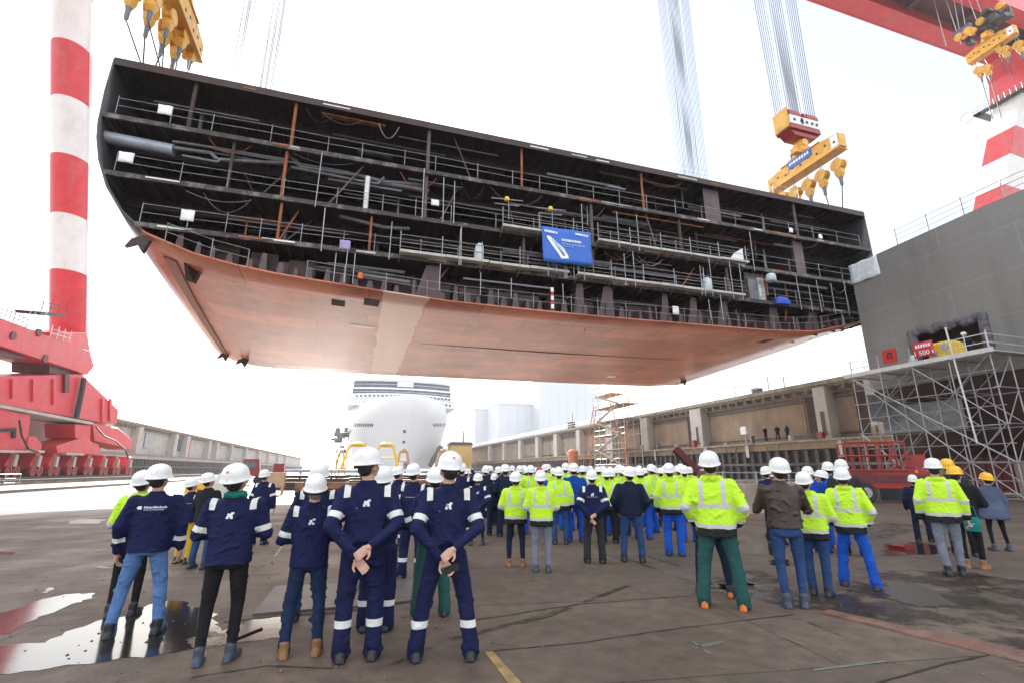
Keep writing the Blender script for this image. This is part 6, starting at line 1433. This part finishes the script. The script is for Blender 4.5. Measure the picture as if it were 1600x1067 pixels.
# ---- crane track at left
mb = MB(); mb.box((-46, 20, 0), (-24.6, 135, .16)); struct('track_bed', mb, M_concrete_pale)
mb = MB(); mb.box((-45.9, 20, .16), (-33.5, 140, .62)); struct('track_plinth', mb, M_concrete)
mb = MB(); mb.box((-39.6, 20, .62), (-39.45, 140, .86)); mb.box((-36.3, 20, .62), (-36.0, 140, .74)); mb.box((-33.6, 20, .5), (-33.3, 140, .66)); mb.box((-24.9, 20, .16), (-24.5, 135, .2)); struct('rail', mb, M_steel)
t = thing('fence', 'low pale wire fence by the crane rail at the far left', 'fence'); q = onp(2, 752, -31)
for k in range(4): mb = MB(); y = q.y-4+k*2.2; mb.tube((-31, y, .16), (-31, y, 1.3), .03, 5); mb.build('post', M_galv, t)
mb = MB()
for hh in (.5, .9, 1.3): mb.tube((-31, q.y-4, hh), (-31, q.y+2.6, hh), .012, 4)
mb.build('wire', M_galv, t)
# ---- yard clutter beyond the people
def gpos(px, py): return ground(px, py)
q = gpos(303, 784); t = thing('cabinet', 'small yellow electric cabinet on the ground at left between people', 'cabinet', q, rz=radians(10)); mb = MB(); mb.box((-.5, -.3, .1), (.5, .3, 1.05)); mb.box((-.54, -.34, 1.05), (.54, .34, 1.1)); o = mb.build('cabinet_body', M_yellow, t); mb = MB(); mb.box((-.45, -.3, 0), (-.3, .3, .1)); mb.box((.3, -.3, 0), (.45, .3, .1)); mb.build('foot', M_black, t); mb = MB(); mb.box((.1, -.315, .5), (.15, -.30, .7)); mb.build('handle', M_black, t)
q = gpos(344, 790); mb = MB(); mb.rings([(0, .55, .5, 0, 0), (.5, .65, .55, 0, 0), (1.1, .6, .5, .1, 0), (1.5, .35, .3, .1, 0), (1.6, .15, .15, .1, 0)], 14); o = mb.build('bulk_bag', mat('pale bag', (.5, .46, .4), .8, 0, .15, 3), None, 60); o.location = q; tag(o, 'pale bulk bag right of the yellow cabinet', 'bag')
q = gpos(410, 756); t = thing('red_vehicle', 'red wheeled carrier parked far off at the left dock wall', 'vehicle', q, rz=radians(5))
mb = MB(); mb.box((-2.6, -1, .9), (2.2, 1, 1.4)); mb.prism([(-2.6, -1, 1.4), (-.4, -1, 1.4), (-.6, -1, 2.9), (-2.2, -1, 2.9)], (0, 2, 0)); mb.box((1.0, -1, 1.4), (2.2, 1, 2.4)); mb.build('carrier_body', M_machred, t); mb = MB(); mb.box((-2.2, -1.02, 1.9), (-.8, -1.0, 2.6)); mb.build('window', M_shipglass, t)
for x in (-1.9, -.5, 1.5):
    mb = MB(); mb.lathe((x, -1.05, .5), [(.1, 0), (.5, 0), (.5, .35), (.1, .35)], 14, 'Y'); mb.build('wheel', M_black, t)
q = gpos(429, 772); t = thing('crate', 'pale timber crate on legs near the left dock wall', 'crate', q); mb = MB(); mb.box((-.55, -.5, .5), (.55, .5, 1.5)); mb.build('crate_box', M_wood, t)
for x in (-.45, .45): mb = MB(); mb.box((x-.06, -.4, 0), (x+.06, .4, .5)); mb.build('skid', M_wood, t)
def stack(x0, x1, yb, yt, lab, m, n=4):
    a, c = gpos(x0, yb), gpos(x1, yb); h = on(x0, yt, 1, a.y).z; t = thing('plate_stack', lab, 'steel stack', a); d = (c-a)
    for k in range(n): mb = MB(); mb.beam(Vector((0, .15*(k % 2), (k+.5)*h/n)), d+Vector((0, .15*(k % 2), (k+.5)*h/n)), 1.6, h/n*.86); mb.build('plate', m, t)
    return t
stack(468, 560, 784, 752, 'rust orange steel section stack behind the ear defenders', M_rustplate, 3); stack(612, 700, 772, 748, 'brown steel stack behind the tall coveralls', M_rustplate, 3)
stack(425, 540, 764, 741, 'dark steel plate stack far behind the left watchers', M_hulldark, 4); stack(548, 690, 758, 741, 'long dark stack in front of the far ship', M_hulldark, 4)
mb = MB(); a, c = ond(445, 735, 74), ond(835, 737, 74); mb.tube((a.x, 74, a.z), (c.x, 74, c.z-.1), .24, 10); o = mb.build('pipe_line', M_duct, None, 60); tag(o, 'long pale pipe line crossing the yard in front of the far ship', 'pipe line')
mb = MB()
for k in range(9): x = lerp(a.x, c.x, (k+.5)/9); mb.box((x-.15, 73.8, 0), (x+.15, 74.2, a.z-.2))
m_ = mb.build('pipe_support', M_coping, o)
t = thing('tool_box', 'red steel tray on the wet ground behind the broad yellow parka', 'tray', gpos(1408, 856)); mb = MB(); mb.box((-.22, -.3, 0), (.22, .3, .06)); mb.box((-.22, -.33, .06), (.22, -.29, .10)); mb.build('tray_body', M_machred, t); t.scale = (.6, .6, 1)
q = gpos(1168, 800); t = thing('pallet_load', 'low concrete block and timber stack behind the brown jacket group', 'pallet', q); mb = MB(); mb.box((-.5, -.4, .15), (.3, .4, 1.1)); mb.box((.33, -.35, .15), (.6, .4, .7)); mb.build('block', M_concrete, t); mb = MB(); mb.box((-.7, -.5, 0), (.7, .5, .15)); mb.build('pallet_base', M_wood, t)
q = gpos(1150, 800); mb = MB(); mb.beam((q.x-1.2, q.y+2, 2.6), (q.x+1.4, q.y+2, .1), .25, .3); mb.box((q.x+1.0, q.y+1.7, 0), (q.x+1.8, q.y+2.3, .12)); tag(mb.build('brown_strut', M_dkred), 'slanting dark brown steel strut behind the green trousers', 'strut')
mb = MB(); 
for k in range(3): z = .5+k*.5; mb.tube((14, 30+k*.2, z), (32.5, 28+k*.2, z), .04, 5)
t = thing('barrier', 'low tube barrier across the yard in front of the right wall', 'barrier'); mb.build('barrier_rail', M_galv, t)
for k in range(8): x = 14+k*2.6; y = 30-(x-14)*.108; mb = MB(); mb.tube((x, y, 0), (x, y, 1.6), .05, 5); mb.build('post', M_galv, t)
# ================================================================== light, sky, air, camera
SUN_EL = radians(24); SUN_AZ = radians(-3)     # ahead of the camera along the dock, slightly left
w = bpy.data.worlds.new('World'); SC.world = w; w.use_nodes = True
nt = w.node_tree; N = nt.nodes; L = nt.links; bg = N['Background']
sky = N.new('ShaderNodeTexSky'); sky.sky_type = 'NISHITA'; sky.sun_disc = False
sky.sun_elevation = SUN_EL; sky.sun_rotation = SUN_AZ; sky.air_density = 1.2; sky.dust_density = 1.6; sky.ozone_density = 1.
tc = N.new('ShaderNodeTexCoord'); mp = N.new('ShaderNodeMapping'); mp.inputs['Scale'].default_value = (1, 1, 2.2); mp.inputs['Location'].default_value = (.35, .2, .1)
L.new(tc.outputs['Generated'], mp.inputs['Vector'])
n = N.new('ShaderNodeTexNoise'); n.inputs['Scale'].default_value = 1.7; n.inputs['Detail'].default_value = 9; n.inputs['Roughness'].default_value = .55
L.new(mp.outputs['Vector'], n.inputs['Vector'])
r = N.new('ShaderNodeValToRGB'); r.color_ramp.elements[0].position = .40; r.color_ramp.elements[1].position = .56
r.color_ramp.elements[0].color = (.26, .26, .26, 1); r.color_ramp.elements[1].color = (1, 1, 1, 1)
L.new(n.outputs['Fac'], r.inputs['Fac'])
mx = N.new('ShaderNodeMix'); mx.data_type = 'RGBA'; cd_ = ray(1330, 120).normalized(); dt = N.new('ShaderNodeVectorMath'); dt.operation = 'DOT_PRODUCT'; dt.inputs[1].default_value = cd_; L.new(tc.outputs['Generated'], dt.inputs[0])
gp = N.new('ShaderNodeMapRange'); gp.inputs['From Min'].default_value = .86; gp.inputs['From Max'].default_value = .985; gp.inputs['To Min'].default_value = 0; gp.inputs['To Max'].default_value = .75; L.new(dt.outputs['Value'], gp.inputs['Value'])
sb = N.new('ShaderNodeMath'); sb.operation = 'SUBTRACT'; L.new(n.outputs['Fac'], sb.inputs[0]); L.new(gp.outputs[0], sb.inputs[1]); L.new(sb.outputs[0], r.inputs['Fac'])
L.new(r.outputs['Color'], mx.inputs['Factor'])
L.new(sky.outputs['Color'], mx.inputs['A']); mx.inputs['B'].default_value = (9.0, 9.2, 9.5, 1)
L.new(mx.outputs['Result'], bg.inputs['Color']); bg.inputs['Strength'].default_value = .10
sl = bpy.data.lights.new('sun', 'SUN'); sl.energy = 4.; sl.angle = radians(.6); sl.color = (1, .95, .88)
so = bpy.data.objects.new('sun', sl); COL.objects.link(so)
d = Vector((sin(SUN_AZ)*cos(SUN_EL), cos(SUN_AZ)*cos(SUN_EL), sin(SUN_EL)))
so.rotation_euler = (-d).to_track_quat('-Z', 'Y').to_euler()

hz = MB(); hz.box((-260, -60, -1.), (420, 620, 100))
hm = bpy.data.materials.new('haze air'); hm.use_nodes = True; hn = hm.node_tree
hn.nodes.remove(hn.nodes['Principled BSDF'])
pv = hn.nodes.new('ShaderNodeVolumePrincipled'); pv.inputs['Color'].default_value = (.93, .95, 1, 1); pv.inputs['Density'].default_value = HAZE; pv.inputs['Anisotropy'].default_value = .0
hn.links.new(pv.outputs[0], hn.nodes['Material Output'].inputs['Volume'])
if HAZE > 0: tag(hz.build('haze', hm), kind='stuff')

cam = bpy.data.cameras.new('camera'); cam.lens = 17; cam.sensor_width = 36; cam.clip_end = 5000; cam.clip_start = .05
co = bpy.data.objects.new('camera', cam); COL.objects.link(co); co.location = (0, 0, EYE)
co.rotation_euler = (pi/2+PITCH, 0, -YAW); SC.camera = co
SC.view_settings.view_transform = 'Standard'; SC.view_settings.look = 'None'; SC.view_settings.exposure = EXPO; SC.view_settings.gamma = 1
SC.cycles.max_bounces = 6; SC.cycles.diffuse_bounces = 3; SC.cycles.volume_bounces = 1; SC.cycles.use_adaptive_sampling = True
SC.cycles.use_denoising = True
